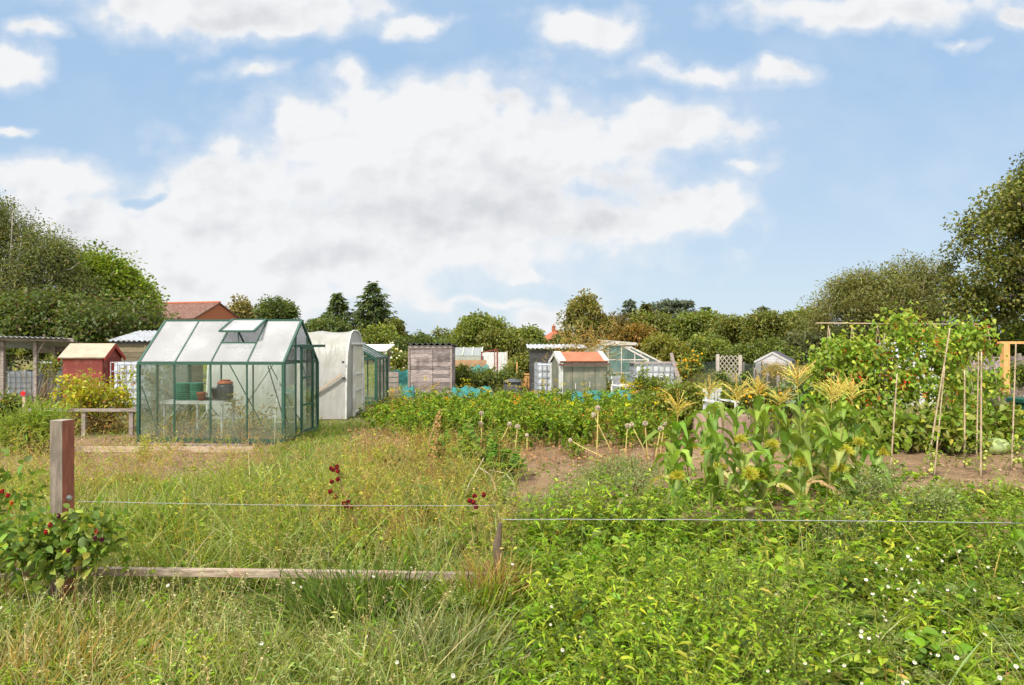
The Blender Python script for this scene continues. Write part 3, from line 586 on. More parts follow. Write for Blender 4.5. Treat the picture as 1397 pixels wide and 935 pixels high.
# ================================================================== glasshouses
def greenhouse(root, L, Wd, eave, ridge, n, fm, gl_wall, gl_roof, t=.04, door=True, vent=None, brace=True, mid=None, ng=3):
    """long side on local x, near side y=0, gables at x=0 and x=L"""
    f = MB(); hw = Wd/2; R0 = (0, hw, ridge); R1 = (L, hw, ridge)
    for x in (0, L):
        for y in (0, Wd): f.beam((x, y, 0), (x, y, eave), t*1.25)
        f.beam((x, 0, eave), (x, hw, ridge), t); f.beam((x, Wd, eave), (x, hw, ridge), t); f.beam((x, 0, .05), (x, Wd, .05), t, t*2); f.beam((x, 0, eave), (x, Wd, eave), t*.7)
    for y in (0, Wd): f.beam((0, y, eave), (L, y, eave), t*1.3, t*1.2); f.beam((0, y, .05), (L, y, .05), t*.9, t*2.2)
    f.beam(R0, R1, t*1.2, t*1.2)
    for i in range(1, n):
        x = L*i/n
        for y in (0, Wd): f.beam((x, y, .06), (x, y, eave), t*.6); f.beam((x, y, eave), (x, hw, ridge), t*.6)
    for i in range(1, ng):
        y = Wd*i/ng; zt = eave+(ridge-eave)*(1-abs(y-hw)/hw)
        for x in (0, L): f.beam((x, y, .06), (x, y, zt), t*.6)
    if mid:
        for y in (0, Wd): f.beam((0, y, mid), (L, y, mid), t*.5)
        for x in (0, L): f.beam((x, 0, mid), (x, Wd, mid), t*.5)
    if brace:
        s = L/n
        for y in (.035, Wd-.035):
            f.beam((s*.05, y, eave*.72), (s*.55, y, .1) if y < 1 else (s*.95, y, .3), t*.3); f.beam((s*2.5, y, eave-.02), (s*3.6, y, .1), t*.35)
            f.beam((s*2.7, y, eave-.02), (s*1.6, y, .35), t*.3) if y > 1 else None
            f.beam((L-s*.45, y, eave-.04), (L-.03, y, .5), t*.35)
        f.beam((L-.035, .04, eave*.5), (L-.035, Wd*.25, .12), t*.3)
    f.build('frame', fm, root); e = .018
    for i in range(n):
        a, b = L*i/n+e, L*(i+1)/n-e
        for y in (0, Wd): MB().slab([(a, y, .1), (b, y, .1), (b, y, eave-.03), (a, y, eave-.03)], .004).build('pane', gl_wall, root)
        for y in (0, Wd):
            k0 = .03; k1 = .97
            if vent == i and y == 0: k1 = .44
            p = lambda x, k: (x, y+(hw-y)*k, eave+(ridge-eave)*k+.008)
            MB().slab([p(a, k0), p(b, k0), p(b, k1), p(a, k1)], .004).build('roof_pane', gl_roof, root)
    for x in (0, L):
        for i in range(ng):
            y0, y1 = Wd*i/ng+e, Wd*(i+1)/ng-e; zt = lambda y: eave+(ridge-eave)*(1-abs(y-hw)/hw)-.05
            if door and x == L and i == 1: continue
            vs = [(x, y0, .12), (x, y1, .12), (x, y1, zt(y1))]+([(x, hw, zt(hw))] if y0 < hw < y1 else [])+[(x, y0, zt(y0))]
            MB().slab(vs, .004).build('gable_pane', gl_wall, root)
    return root
M_GLW = glassmat('wall_glass', .04, (.96, .988, .97), (.62, .68, .52), .8, .7, .12)
M_GLR = glassmat('roof_glass', .27, (.97, .985, .985), (.86, .86, .87), .3, 1.0)
M_GLDIRTY = glassmat('grubby_glass', .30, (.78, .92, .88), (.56, .68, .64), .6, .9)
GA = math.radians(-4.0); GL, GW, GE, GR = 2.6, 1.65, 1.40, 2.17
G0 = (-6.53, 11.94)
gh = thing('greenhouse', 'green framed glass greenhouse with an open roof vent on the soil plot', 'greenhouse', *G0, z=0, rot=GA)
greenhouse(gh, GL, GW, GE, GR, 4, M_GREEN, M_GLW, M_GLR, vent=2)
MB().box(GL/2, 0, -.03, GL, .06, .14).box(GL/2, GW, -.03, GL, .06, .14).box(0, GW/2, -.03, .06, GW, .14).box(GL, GW/2, -.03, .06, GW, .14).build('plinth', M_BLACK, gh)
# roof vent, hinged at the ridge and propped open
s = GL/4; v0, v1 = 2*s+.01, 3*s-.01; hy, hz = GW/2-.02, GR+.02; vl = .56; an = math.radians(24)
vp = lambda x, t: (x, hy-vl*t*math.cos(an), hz-vl*t*math.sin(an))
vb = MB()
for a_, b_ in (((v0, 0), (v0, 1)), ((v1, 0), (v1, 1)), ((v0, 1), (v1, 1)), ((v0, .02), (v1, .02))): vb.beam(vp(*a_), vp(*b_), .035)
vf = vb.build('roof_vent', M_GREEN, gh); MB().slab([vp(v0+.02, .05), vp(v1-.02, .05), vp(v1-.02, .97), vp(v0+.02, .97)], .004).build('vent_pane', M_GLR, vf)
rail_k = .46; ry, rz_ = GW/2*rail_k, GE+(GR-GE)*rail_k
MB().beam((v0, ry, rz_), (v1, ry, rz_), .035).beam(((v0+v1)/2, ry, rz_), vp((v0+v1)/2, .9), .014).beam(((v0+v1)/2, ry-.02, rz_-.02), ((v0+v1)/2-.06, ry+.05, rz_-.25), .016).beam(((v0+v1)/2+.03, ry-.02, rz_-.02), ((v0+v1)/2+.1, ry+.05, rz_-.2), .016).build('vent_opener', M_GREEN, gh)
# sliding gable door and its rail
MB().beam((GL+.04, GW*.26, 1.70), (GL+.04, GW*1.16, 1.70), .05, .05).build('door_rail', M_GREEN, gh)
d0, d1 = GW*.42, GW*.76; db = MB()
for y in (d0, d1): db.beam((GL+.05, y, .12), (GL+.05, y, 1.68), .04)
for z in (.14, .62, 1.12, 1.66): db.beam((GL+.05, d0, z), (GL+.05, d1, z), .035)
dr = db.build('door', M_GREEN, gh)
for z0, z1 in ((.16, .6), (.64, 1.1), (1.14, 1.64)): MB().slab([(GL+.05, d0+.02, z0), (GL+.05, d1-.02, z0), (GL+.05, d1-.02, z1), (GL+.05, d0+.02, z1)], .004).build('pane', M_GLW, dr)
def gw(x, y, z=0): # greenhouse local to world
    return (G0[0]+x*math.cos(GA)-y*math.sin(GA), G0[1]+x*math.sin(GA)+y*math.cos(GA), z)
# staging bench and what stands on it
p = gw(.75, .62); bt = thing('staging_bench', 'slatted aluminium staging bench inside the green greenhouse', 'bench', p[0], p[1], 0, GA)
b = MB()
for i in range(5): b.box(0, -.2+i*.1, .70, 1.15, .08, .02)
b.box(0, -.245, .68, 1.17, .02, .05).box(0, .245, .68, 1.17, .02, .05).build('top', M_WHITE, bt)
for sx in (-.52, .1, .55):
    for sy in (-.22, .22): MB().beam((sx, sy, 0), (sx, sy, .69), .034).build('leg', M_WHITE, bt)
MB().beam((-.52, -.22, .3), (-.22, -.22, .66), .018).build('brace', M_WHITE, bt); MB().beam((.1, -.22, .3), (.36, -.22, .66), .018).build('brace', M_WHITE, bt)
M_GPLAST = pmat('green_plastic', (.01, .14, .085), (.015, .18, .11), rough=.4, island=0, bump=0)
def on_bench(nm, lb, cat, x, z=.715, y=.62): q = gw(x, y, z); return thing(nm, lb, cat, *q, rot=GA)
tr = on_bench('seed_tray_stack', 'stack of ribbed green plastic tubs on the greenhouse bench', 'tubs', .55)
b = MB()
for i in range(9): b.lathe([(.13, i*.035), (.14, i*.035+.004), (.142, i*.035+.026), (.128, i*.035+.03)], 14, (-.09, 0, 0)).lathe([(.11, i*.035), (.12, i*.035+.004), (.122, i*.035+.026), (.108, i*.035+.03)], 14, (.15, .02, 0))
b.build('tub', M_GPLAST, tr)
pt = on_bench('plant_pot', 'big black pot with a terracotta rim on the greenhouse bench', 'pot', 1.25)
MB().lathe([(.12, 0), (.14, .02), (.145, .24), (.13, .29)], 18).build('body', M_BLACK, pt, True); MB().lathe([(.13, .295), (.138, .305), (.13, .335), (.09, .345), (.09, .36), (.1, .37)], 18).build('rim', M_TERRA, pt)
pt = on_bench('plant_pot', 'small black pot beside the big black pot on the bench', 'pot', 1.06, y=.7); MB().lathe([(.08, 0), (.10, .18), (.115, .18), (.115, .22), (.09, .22)], 14).build('body', M_BLACK, pt, True)
pt = on_bench('plant_pot', 'small terracotta pot at the front of the bench', 'pot', .86, y=.5); MB().lathe([(.05, 0), (.075, .12), (.085, .12), (.085, .15), (.06, .15)], 14).build('body', M_TERRA, pt, True)
tr = on_bench('seed_tray', 'seed tray of pinkish white pots on the greenhouse bench', 'tray', .95, y=.72); b = MB().box(0, 0, .02, .34, .2, .04)
b.build('tray', M_BLACK, tr)
for i in range(3): MB().lathe([(.03, .04), (.045, .13+.02*i), (.03, .13+.02*i)], 10, (-.11+.11*i, -.03+.03*(i % 2), 0)).build('pot', pmat('pink_clay', (.55, .38, .34), (.6, .55, .5), island=.3), tr)
ld = thing('step_ladder', 'white folding steps standing inside the right end of the greenhouse', 'steps', *gw(2.2, 1.1, 0), rot=GA+.2)
for sx in (-.2, .2): MB().beam((sx, -.15, 0), (sx*.7, .05, 1.1), .03).build('rail', M_WHITE, ld)
for k in (.25, .5, .75): MB().box(0, -.15+.2*k, 1.1*k, .36-.1*k, .08, .02).build('tread', M_WHITE, ld)

# ================================================================== polytunnel
PX0, PX1, PY0, PY1, PH = -7.05, -3.84, 15.75, 17.65, 2.06
pl = thing('polytunnel', 'white sheeted polytunnel with a timber framed door beside the greenhouse', 'polytunnel', PX0, PY0, 0)
PL_, PWd = PX1-PX0, PY1-PY0
def hoop(t):      # straight lower sides, round top
    a_ = math.pi*(1-t); c_ = math.cos(a_); s_ = math.sin(a_)
    return (PWd/2+PWd/2*np.sign(c_)*abs(c_)**.62, PH*s_**.72)
hp = [hoop(i/28) for i in range(29)]
b = MB(); nxs = 16; vs = []; fs = []
for i in range(nxs+1):
    sag = -.02*abs(math.sin(math.pi*i/4)); 
    for (y, z) in hp: vs.append((PL_*i/nxs, PWd/2+(y-PWd/2)*(1+sag), z*(1+sag)))
for i in range(nxs):
    for j in range(28): fs.append((i*29+j, (i+1)*29+j, (i+1)*29+j+1, i*29+j+1))
b.poly(vs, fs).build('cover', filmmat('tunnel_film', (.43, .42, .40)), pl, True)
b = MB().poly([(PL_+.004, y, z) for y, z in hp], [tuple(range(29))]); b.build('end_sheet', filmmat('tunnel_film', None), pl)
MB().poly([(0, y, z) for y, z in hp], [tuple(range(28, -1, -1))]).build('end_sheet', filmmat('tunnel_film', None), pl)
for x in (.0, PL_): MB().tube([(x+.012, y, z+.006) for y, z in hp], .02, 6).build('hoop', M_WHITE, pl)
db = MB(); y0, y1 = .62, 1.5
for y in (y0, y1): db.beam((PL_+.05, y, 0), (PL_+.05, y, 1.72), .06, .05)
db.beam((PL_+.06, y0-.12, 1.75), (PL_+.06, y1+.2, 1.75), .09, .05)
for z in (.1, .62, 1.02): db.beam((PL_+.05, y0, z), (PL_+.05, y1, z), .05, .04)
dd = db.build('door', M_WHITE, pl)
MB().slab([(PL_+.04, y0+.03, .1), (PL_+.04, y1-.03, .1), (PL_+.04, y1-.03, 1.7), (PL_+.04, y0+.03, 1.7)], .005).build('panel', pmat('buff_plastic', (.5, .47, .36), (.42, .4, .32), rough=.4, island=0), dd)
MB().beam((PL_-.9, -.03, .45), (PL_-.06, -.04, 1.05), .05, .03).build('batten', M_BEAM, pl)
MB().box(PL_-.05, -.02, 1.32, .05, .03, .05).build('clip', M_BLACK, pl); MB().box(PL_-.04, -.02, .95, .08, .03, .04).build('clip', M_BLACK, pl)
# second green greenhouse behind it
g2 = thing('greenhouse', 'second dark green greenhouse half hidden behind the polytunnel', 'greenhouse', -5.55, 19.3, 0)
g2.rotation_euler = (0, 0, 0)
sub = greenhouse(g2, 1.7, 2.4, 1.33, 1.98, 3, M_GREEN, M_GLW, M_GLW, t=.06, door=False, brace=False, ng=4)
# turn so its gable faces the camera
g2.rotation_euler = (0, 0, math.radians(90)); g2.location = (-3.84, 19.3, 0)

# ================================================================== sheds
def gable_shed(name, label, x, y, rot, L, Wd, eave, ridge, wall, roof, trim=None, over=.08, door=None, boards=.12, cat='shed', roof_edge=None, corr=False, vertical=False):
    """ridge on local x; gables at x=0 / x=L; near long side y=0"""
    r = thing(name, label, cat, x, y, 0, rot); hw = Wd/2; w = MB(); th = .022
    if vertical:
        k = max(3, int(L/boards))
        for i in range(k):
            for yy in (0, Wd): w.box(L*(i+.5)/k, yy, eave/2, L/k*.97, th*(1+.5*(i % 2)), eave)
        for xx in (0, L): w.slab([(xx, 0, 0), (xx, Wd, 0), (xx, Wd, eave), (xx, hw, ridge), (xx, 0, eave)], th)
    else:
        k = int(eave/boards)
        for i in range(k):
            z = eave*(i+.5)/k
            for yy, sg in ((0, 1), (Wd, -1)): w.box(L/2, yy, z, L, th, eave/k*.99, M=None)
            for xx in (0, L): w.box(xx, Wd/2, z, th, Wd-th*1.1, eave/k*.99)
        kk = int((ridge-eave)/boards)+1
        for i in range(kk):
            z0 = eave+(ridge-eave)*i/kk; z1 = eave+(ridge-eave)*(i+1)/kk-.006; h0 = hw*(1-i/kk); h1 = hw*(1-(i+1)/kk)+.002
            for xx in (0, L): w.slab([(xx, hw-h0, z0), (xx, hw+h0, z0), (xx, hw+h1, z1), (xx, hw-h1, z1)], th)
    w.build('wall', wall, r); sl = (ridge-eave)/hw; o_ = over; ro = None
    for sgn, y0 in ((1, -o_), (-1, Wd+o_)):
        z0 = eave-sl*o_+.03
        if corr: m_ = MB().corr((-o_, y0, z0), (L+2*o_, 0, 0), (0, hw-y0, ridge+.03-z0), int(L/.14), .014)
        else: m_ = MB().slab([(-o_, y0, z0), (L+o_, y0, z0), (L+o_, hw, ridge+.03), (-o_, hw, ridge+.03)], .035)
        m_.build('roof', roof, r)
    if trim:
        for xx in (-o_*.9, L+o_*.9):
            t_ = MB(); t_.beam((xx, -o_, eave-sl*o_-.02), (xx, hw, ridge-.01), .025, .09); t_.beam((xx, Wd+o_, eave-sl*o_-.02), (xx, hw, ridge-.01), .025, .09)
            t_.build('bargeboard', trim, r)
    if door:
        xx, y0, y1, h, mat = door; d = MB(); sx = 1 if xx > 0 else -1; kb = 4
        for i in range(kb): d.box(xx+sx*.03, y0+(y1-y0)*(i+.5)/kb, h/2+.04, .02, (y1-y0)/kb*.96, h)
        for z in (.25*h, .8*h): d.box(xx+sx*.047, (y0+y1)/2, z, .015, (y1-y0)*.9, .07)
        dm = d.build('door', mat, r); MB().box(xx+sx*.06, y0+.06, h*.5, .02, .03, .1).build('handle', M_STEEL, dm)
    return r
M_RED = pmat('red_stained_boards', (.25, .05, .035), (.17, .038, .028), scale=4, stretch=(1.5, 1.5, 10), island=.3, bump=.4, stain=((.34, .16, .12), 4, .4))
M_REDD = pmat('red_door_paint', (.36, .045, .03), (.27, .035, .025), scale=4, stretch=(8, 8, 1), island=.15)
M_FELT = pmat('pale_roof_felt', (.36, .30, .22), (.28, .23, .165), scale=5, island=0, bump=.3)
gable_shed('garden_shed', 'small red stained shed with a pale felt roof behind the currant bush', -11.25, 17.1, .16, .92, 1.15, 1.40, 1.71, M_RED, M_FELT, M_REDD, door=(.92, .3, .85, 1.25, M_REDD))
M_CLAD = pmat('olive_brown_boards', (.21, .175, .10), (.13, .105, .065), scale=4, stretch=(1, 1, 10), island=.3, bump=.4)
r = thing('garden_shed', 'brown boarded shed with a grey corrugated roof left of the greenhouse', 'shed', X(155, 19.5), 19.5, 0, .08)
w = MB()
for i in range(12): w.box(.95, 0, .075+.15*i, 1.9, .022, .143).box(0, .8, .075+.15*i, .022, 1.56, .143).box(1.9, .8, .075+.15*i, .022, 1.56, .143).box(.95, 1.6, .075+.15*i, 1.86, .022, .143)
w.build('wall', M_CLAD, r); MB().corr((-.12, -.15, 1.83), (2.15, 0, 0), (0, 2.0, .32), 15, .02).build('roof', M_ROOF, r)
MB().box(.95, -.02, 1.785, 1.95, .03, .06).build('gutter', M_BLACK, r); MB().box(1.2, -.02, .95, .7, .03, 1.5).build('door', M_CLAD, r)
# open lean-to with corrugated roof, far left
r = thing('timber_shelter', 'open timber shelter with a corrugated roof at the left edge', 'shelter', X(0, 19), 19, 0)
MB().corr((-1.6, -.5, 2.0), (3.62, .2, -.10), (0, 1.7, -.34), 26, .02).build('roof', M_ROOF, r)
for px_, dy in ((4, 0), (49, .1), (74, .9)): MB().box(X(px_, 19+dy)-X(0, 19), dy, .92, .09, .09, 1.84).build('post', M_GREY, r)
MB().beam((-1.5, -.3, 1.93), (2.1, -.08, 1.85), .05, .1).build('beam', M_GREY, r); MB().beam((.1, 1.15, 1.52), (1.75, 1.0, 1.62), .05, .12).build('beam', M_GREY, r)
MB().beam((.1, 0, 1.55), (.02, -.4, 1.9), .05).build('brace', M_GREY, r); MB().beam((1.0, .1, 1.5), (1.3, 0, 1.86), .05).build('brace', M_GREY, r)
# wooden board shed
r = thing('garden_shed', 'weathered grey board shed with dark corrugated roof in the middle distance', 'shed', X(558, 22), 22, 0)
w = MB(); SH = 1.68
for i in range(13):
    z = SH*(i+.5)/13
    for a_, b_ in ((.0, .76), (.775, 1.36)): w.box((a_+b_)/2, 0+RG.normal(0, .004), z, b_-a_, .025, SH/13*.96, RG.normal(0, .004))
    w.box(0, .7, z, .025, 1.37, SH/13*.97).box(1.36, .7, z, .025, 1.37, SH/13*.97).box(.68, 1.4, z, 1.33, .025, SH/13*.97)
w.build('wall', M_GREYH, r)
MB().box(.68, -.03, SH-.03, 1.4, .03, .1).box(.0, -.03, SH/2-.05, .06, .03, SH-.1).box(1.36, -.03, SH/2-.05, .05, .03, SH-.1).build('trim', M_GREY, r)
MB().corr((-.06, -.12, SH+.07), (1.5, 0, 0), (0, 1.7, -.1), 8, .03, .008).build('roof', M_DARKROOF, r)
# green metal shed, orange roof
M_SAGE = pmat('sage_metal', (.15, .16, .115), (.125, .135, .098), rough=.5, scale=2, island=.08, bump=0, stain=((.36, .30, .22), 3, .35))
M_RIDGE = pmat('rusty_orange_roof', (.34, .125, .062), (.26, .095, .05), scale=5, island=0, bump=0)
ms = gable_shed('metal_shed', 'sage green metal shed with an orange roof and white corner trim', 1.36, 19.0, math.radians(13), 1.34, 1.0, 1.24, 1.47, M_SAGE, M_RIDGE, M_WHITE, over=.05, vertical=True, boards=.33)
for q_ in ((-.02, .03, .61, .035, .12, 1.2), (-.02, .92, .61, .035, .1, 1.2), (.03, -.022, .61, .05, .03, 1.2)): MB().box(*q_).build('corner_trim', M_WHITE, ms)
for x0_, x1_ in ((-.06, .13), (1.27, 1.40)): MB().slab([(x0_, -.055, 1.27), (x1_, -.055, 1.27), (x1_, .5, 1.524), (x0_, .5, 1.524)], .02).build('roof_edge', M_WHITE, ms)
MB().box(.67, -.1, 1.165, 1.5, .06, .05).build('gutter', pmat('brown_gutter', (.12, .06, .045), (.1, .05, .04), island=0), ms)
MB().box(.42, -.03, .55, .02, .02, .2).build('handle', M_WHITE, ms); MB().box(.84, -.03, .6, .02, .02, .16).build('handle', M_WHITE, ms); MB().box(-.03, .5, .5, .02, .05, .09).build('latch', M_BLACK, ms)
# black shed with pale roof edge
gs = thing('garden_shed', 'black boarded shed with a flat grey roof behind the orange roofed shed', 'shed', X(724, 23), 23, 0)
w = MB()
for i in range(11): w.box(.9, 0, .07+.14*i, 1.8, .02, .13).box(0, .8, .07+.14*i, .02, 1.58, .13).box(1.8, .8, .07+.14*i, .02, 1.58, .13)
w.build('wall', pmat('black_stained_boards', (.06, .06, .06), (.04, .04, .042), scale=4, stretch=(1, 1, 8), island=.3), gs); MB().corr((-.12, -.15, 1.6), (2.05, 0, 0), (0, 1.9, .13), 14, .015).build('roof', M_ROOF, gs)
gable_shed('garden_shed', 'small pale grey shed with a dark roof before the far hedge', X(1078, 31), 31, math.radians(62), 1.8, 1.5, .95, 1.36, pmat('grey_painted_boards', (.42, .41, .42), (.36, .35, .36), scale=3, island=.12), pmat('dark_felt', (.085, .075, .085), (.06, .055, .06), island=0), pmat('grey_trim', (.42, .41, .41), (.36, .36, .36)), over=.05, door=(-.001, .5, 1.0, .9, pmat('grey_painted_boards', None)))
gable_shed('white_shed', 'whitish shed glimpsed through the climbing beans', X(1222, 19), 19, .1, 1.3, 1.2, 1.35, 1.75, M_WHITE, M_ROOF, over=.06)
# old timber glasshouses
og = thing('old_glasshouse', 'old grey timber glasshouse with grubby panes behind the metal shed', 'greenhouse', 4.5, 22.6, 0, math.radians(90))
M_OLDW = pmat('grey_glazing_bars', (.5, .47, .42), (.36, .33, .29), scale=5, island=.15)
greenhouse(og, 2.8, 2.2, 1.22, 1.82, 4, M_OLDW, M_GLDIRTY, M_GLDIRTY, t=.055, door=False, brace=False, mid=.78, ng=5)
MB().beam((-.05, .35, 1.73), (-.05, 1.6, 1.73), .05, .06).beam((-.1, .4, 1.76), (2.0, 1.4, 1.88), .04, .05).build('loose_batten', M_OLDW, og)
og = thing('old_glasshouse', 'smaller sloping glasshouse lean-to right of the old timber glasshouse', 'greenhouse', X(902, 26), 26, 0, math.radians(90))
greenhouse(og, 2.2, 2.3, 1.05, 1.62, 3, M_OLDW, M_GLDIRTY, M_GLDIRTY, t=.06, door=False, brace=False, ng=3)

# ================================================================== tanks
def ibc(label, x, y, rot=0, z=0, s=1.0, name='water_tank', top=None, L=1.2, H=1.0):
    r = thing(name, label, 'water tank', x, y, z, rot); Wd = 1.0*s; L = L*s; H = H*s
    MB().box(L/2, Wd/2, .15*s+H/2, L-.08, Wd-.08, H-.02).build('tank', M_TANK, r, bevel=.06)
    c = MB(); nz = 5; nx_ = max(4, int(L/.16))
    for i in range(nz+1):
        z_ = .15*s+H*i/nz
        for y_ in (0, Wd): c.beam((0, y_, z_), (L, y_, z_), .018)
        for x_ in (0, L): c.beam((x_, 0, z_), (x_, Wd, z_), .018)
    for i in range(nx_+1):
        for y_ in (0, Wd): c.beam((L*i/nx_, y_, .15*s), (L*i/nx_, y_, .15*s+H), .018)
    for i in range(1, 6):
        for x_ in (0, L): c.beam((x_, Wd*i/6, .15*s), (x_, Wd*i/6, .15*s+H), .018)
    c.build('cage', M_CAGE, r); p = MB()
    for x_ in (.06, L/2, L-.06): p.box(x_, Wd/2, .06*s, .1, Wd, .1*s)
    p.box(L/2, Wd/2, .13*s, L, Wd, .03*s).build('pallet', M_GREY, r)
    MB().lathe([(.12, 0), (.12, .04), (.1, .05)], 14, (L/2, Wd/2, .15*s+H)).build('cap', M_BLACK, r)
    if top: top(r, L, Wd, .15*s+H)
    return r
def planks(r, L, Wd, z):
    b = MB()
    for i in range(4): b.box(L/2, Wd*(i+.5)/4, z+.03, L+.12, Wd/4*.9, .035, RG.normal(0, .02))
    b.build('lid', M_GREY, r)
ibc('grey streaked caged water tank under the timber shelter', X(6, 20.2), 20.2, 0, 0, .8)
ibc('white caged tank behind the right post of the shelter', X(51, 20.6), 20.6, .05, 0, 1.05, L=.62)
ibc('white caged water tank just left of the greenhouse', X(151, 16.6), 16.6, .03, .05, 1.08)
ibc('white caged water tank with a plank lid right of the old glasshouse', X(866, 20), 20, -.03, 0, 1.0, top=planks)
ibc('dull caged tank squeezed against the left of the metal shed', X(733, 20.6), 20.6, .05, 0, 1.0, L=.55)
ibc('far white caged tank above the slatted bench', X(517, 36), 36, .02, 0, .86, L=1.0)
ibc('distant white caged tank among the berry rows', X(660, 34), 34, .0, .1, .7)
# ================================================================== small structures further off
r = thing('lean_to_shelter', 'white sheet roofed lean-to beyond the polytunnel', 'shelter', X(502, 26), 26, 0)
MB().slab([(-.6, 0, 1.47), (.70, 0, 1.47), (.82, 1.2, 1.72), (-.6, 1.2, 1.72)], .03).build('roof', M_WHITE, r)
for x_ in (-.5, .62):
    for y_ in (.05, 1.1): MB().box(x_, y_, .72+.12*y_, .06, .06, 1.44+.24*y_).build('post', M_GREY, r)
r = thing('slatted_bench', 'grey slatted timber planter bench below the far tank', 'planter', X(516, 24), 24, 0)
b = MB()
for i in range(4): b.box(.35, 0, .1+.19*i, .72, .03, .16)
b.build('slats', M_GREY, r)
for x_ in (.02, .36, .68): MB().box(x_, .04, .37, .07, .06, .76).build('post', M_BEAM, r)
r = thing('cold_frame', 'grey glazed cold frame raised on timber beyond the board shed', 'cold frame', X(618, 30), 30, 0)
MB().box(.66, .5, .95, 1.3, .9, .5).build('base', M_GREY, r)
MB().slab([(.0, 0, 1.22), (1.26, 0, 1.22), (1.26, .95, 1.58), (.0, .95, 1.58)], .02).build('sash', pmat('slate_glazing', (.16, .165, .17), (.2, .22, .2), rough=.25, island=0), r)
b = MB()
for x_ in (0, .42, .84, 1.26): b.beam((x_, -.02, 1.24), (x_, .97, 1.6), .05)
b.box(.63, -.03, 1.12, 1.3, .03, .18).build('frame', pmat('grey_green_paint', (.36, .38, .31), (.3, .31, .26)), r)
r = thing('timber_rail_fence', 'low orange brown timber rail in front of the cold frame', 'fence', X(618, 27), 27, 0)
MB().box(.65, 0, .97, 1.35, .04, .28).build('rail', pmat('brown_planks', (.36, .22, .12), (.27, .16, .09), scale=4, island=.2), r)
MB().box(.60, .03, .5, .1, .06, 1.0).build('post', M_BEAM, r); MB().box(1.2, .03, .45, .07, .06, .9).build('post', M_BEAM, r)
r = thing('fruit_cage', 'rusty red metal cage frame beside the white boards', 'frame', X(657, 29), 29, 0)
b = MB()
for x0, z0, x1, z1 in ((0, .2, 0, 1.42), (.66, .2, .66, 1.55), (0, 1.38, .66, 1.52), (.56, .2, .56, 1.48)): b.beam((x0, 0, z0), (x1, 0, z1), .05)
b.beam((.66, 0, 1.52), (.66, .9, 1.52), .05).beam((.66, .9, .2), (.66, .9, 1.52), .05).build('frame', pmat('rusty_steel', (.2, .05, .035), (.14, .04, .03), island=0), r)
r = thing('board_fence', 'pale white board fence in the far middle of the plots', 'fence', X(655, 33), 33, 0)
b = MB()
for i in range(10): b.box(.06+.13*i, 0, .75, .122, .02, 1.2)
b.build('boards', M_WHITE, r); MB().box(.05, .04, .7, .06, .06, 1.4).build('post', M_GREY, r); MB().box(1.3, .04, .7, .06, .06, 1.4).build('post', M_BEAM, r)
r = thing('compost_bin', 'black lidded plastic compost bin behind the potato bed', 'compost bin', X(699, 19), 19, 0)
MB().lathe([(.34, 0), (.34, .04), (.24, .62), (.25, .66)], 12).build('body', M_BLACK, r); MB().lathe([(.26, .66), (.27, .7), (.14, .75), (.1, .77)], 12).build('lid', M_BLACK, r); MB().box(0, -.31, .25, .24, .02, .3).build('hatch', M_BLACK, r)
r = thing('plank_fence', 'short orange plank panel left of the black shed', 'fence', X(706, 24.5), 24.5, 0)
b = MB()
for i in range(6): b.box(.04+.09*i, 0, .38, .082, .025, .6)
b.build('planks', M_ORANGE, r); MB().box(.27, -.025, .66, .56, .025, .06).build('rail', M_ORANGE, r); MB().box(-.02, -.02, .55, .05, .05, 1.1).build('post', M_ORANGE, r)
for i, (px_, tp, lean) in enumerate(((919, 482, .20), (923, 490, .26))):
    r = thing('leaning_plank', ['taller weathered plank leaning beside the caged tank', 'shorter weathered plank leaning beside the caged tank'][i], 'plank', X(px_+10, 19.6), 19.6, 0)
    MB().beam((.1+.05*i, 0, 0), (-lean, .35, Z(tp, 19.9)), .09, .035, up=(0, 1, 0)).build('board', M_GREY, r)
M_LATT = pmat('pale_lattice', (.42, .37, .32), (.32, .28, .24), scale=5, island=.15)
r = thing('lattice_trellis', 'diagonal lattice trellis between two pale timber posts', 'trellis', X(979, 20), 20, 0); TW = .66; z0, z1 = .35, 1.42
for x_, h_ in ((0, 1.44), (TW, 1.42), (TW+.09, 1.2)): MB().box(x_, 0, h_/2, .085 if x_ <= TW else .05, .07, h_).build('post', M_LATT, r)
b = MB()
for k_ in np.arange(-1.2, 1.8, .16):
    for sg in (1, -1):
        pts = []
        for t in np.linspace(0, TW, 25):
            z_ = z0+k_+(t if sg > 0 else TW-t)*1.25
            if z0 <= z_ <= z1: pts.append((t, .012*sg, z_))
        if len(pts) > 1: b.beam(pts[0], pts[-1], .022, .01, up=(0, 1, 0))
b.build('lattice', M_LATT, r)
def net_fence(label, pts, h, mat, posts):
    r = thing('net_fence', label, 'fence', pts[0][0], pts[0][1], 0); b = MB()
    q = [(x-pts[0][0], y-pts[0][1], hh) for (x, y, hh) in pts]
    vs = []; fs = []; n = 0
    for i in range(len(q)-1):
        for t in np.linspace(0, 1, 6):
            a_, c_ = q[i], q[i+1]; sag = .06*math.sin(math.pi*t)
            vs += [(a_[0]+(c_[0]-a_[0])*t, a_[1]+(c_[1]-a_[1])*t, 0), (a_[0]+(c_[0]-a_[0])*t, a_[1]+(c_[1]-a_[1])*t, a_[2]+(c_[2]-a_[2])*t-sag)]
    m_ = len(vs)//2
    fs = [(2*i, 2*i+2, 2*i+3, 2*i+1) for i in range(m_-1)]
    b.poly(vs, fs).build('netting', mat, r)
    for (x, y, hh) in q: MB().box(x, y+.03, (hh+.05)/2, .05, .05, hh+.05).build('post', posts, r)
M_NET = meshmat('dark_netting', (.05, .065, .055), .55)
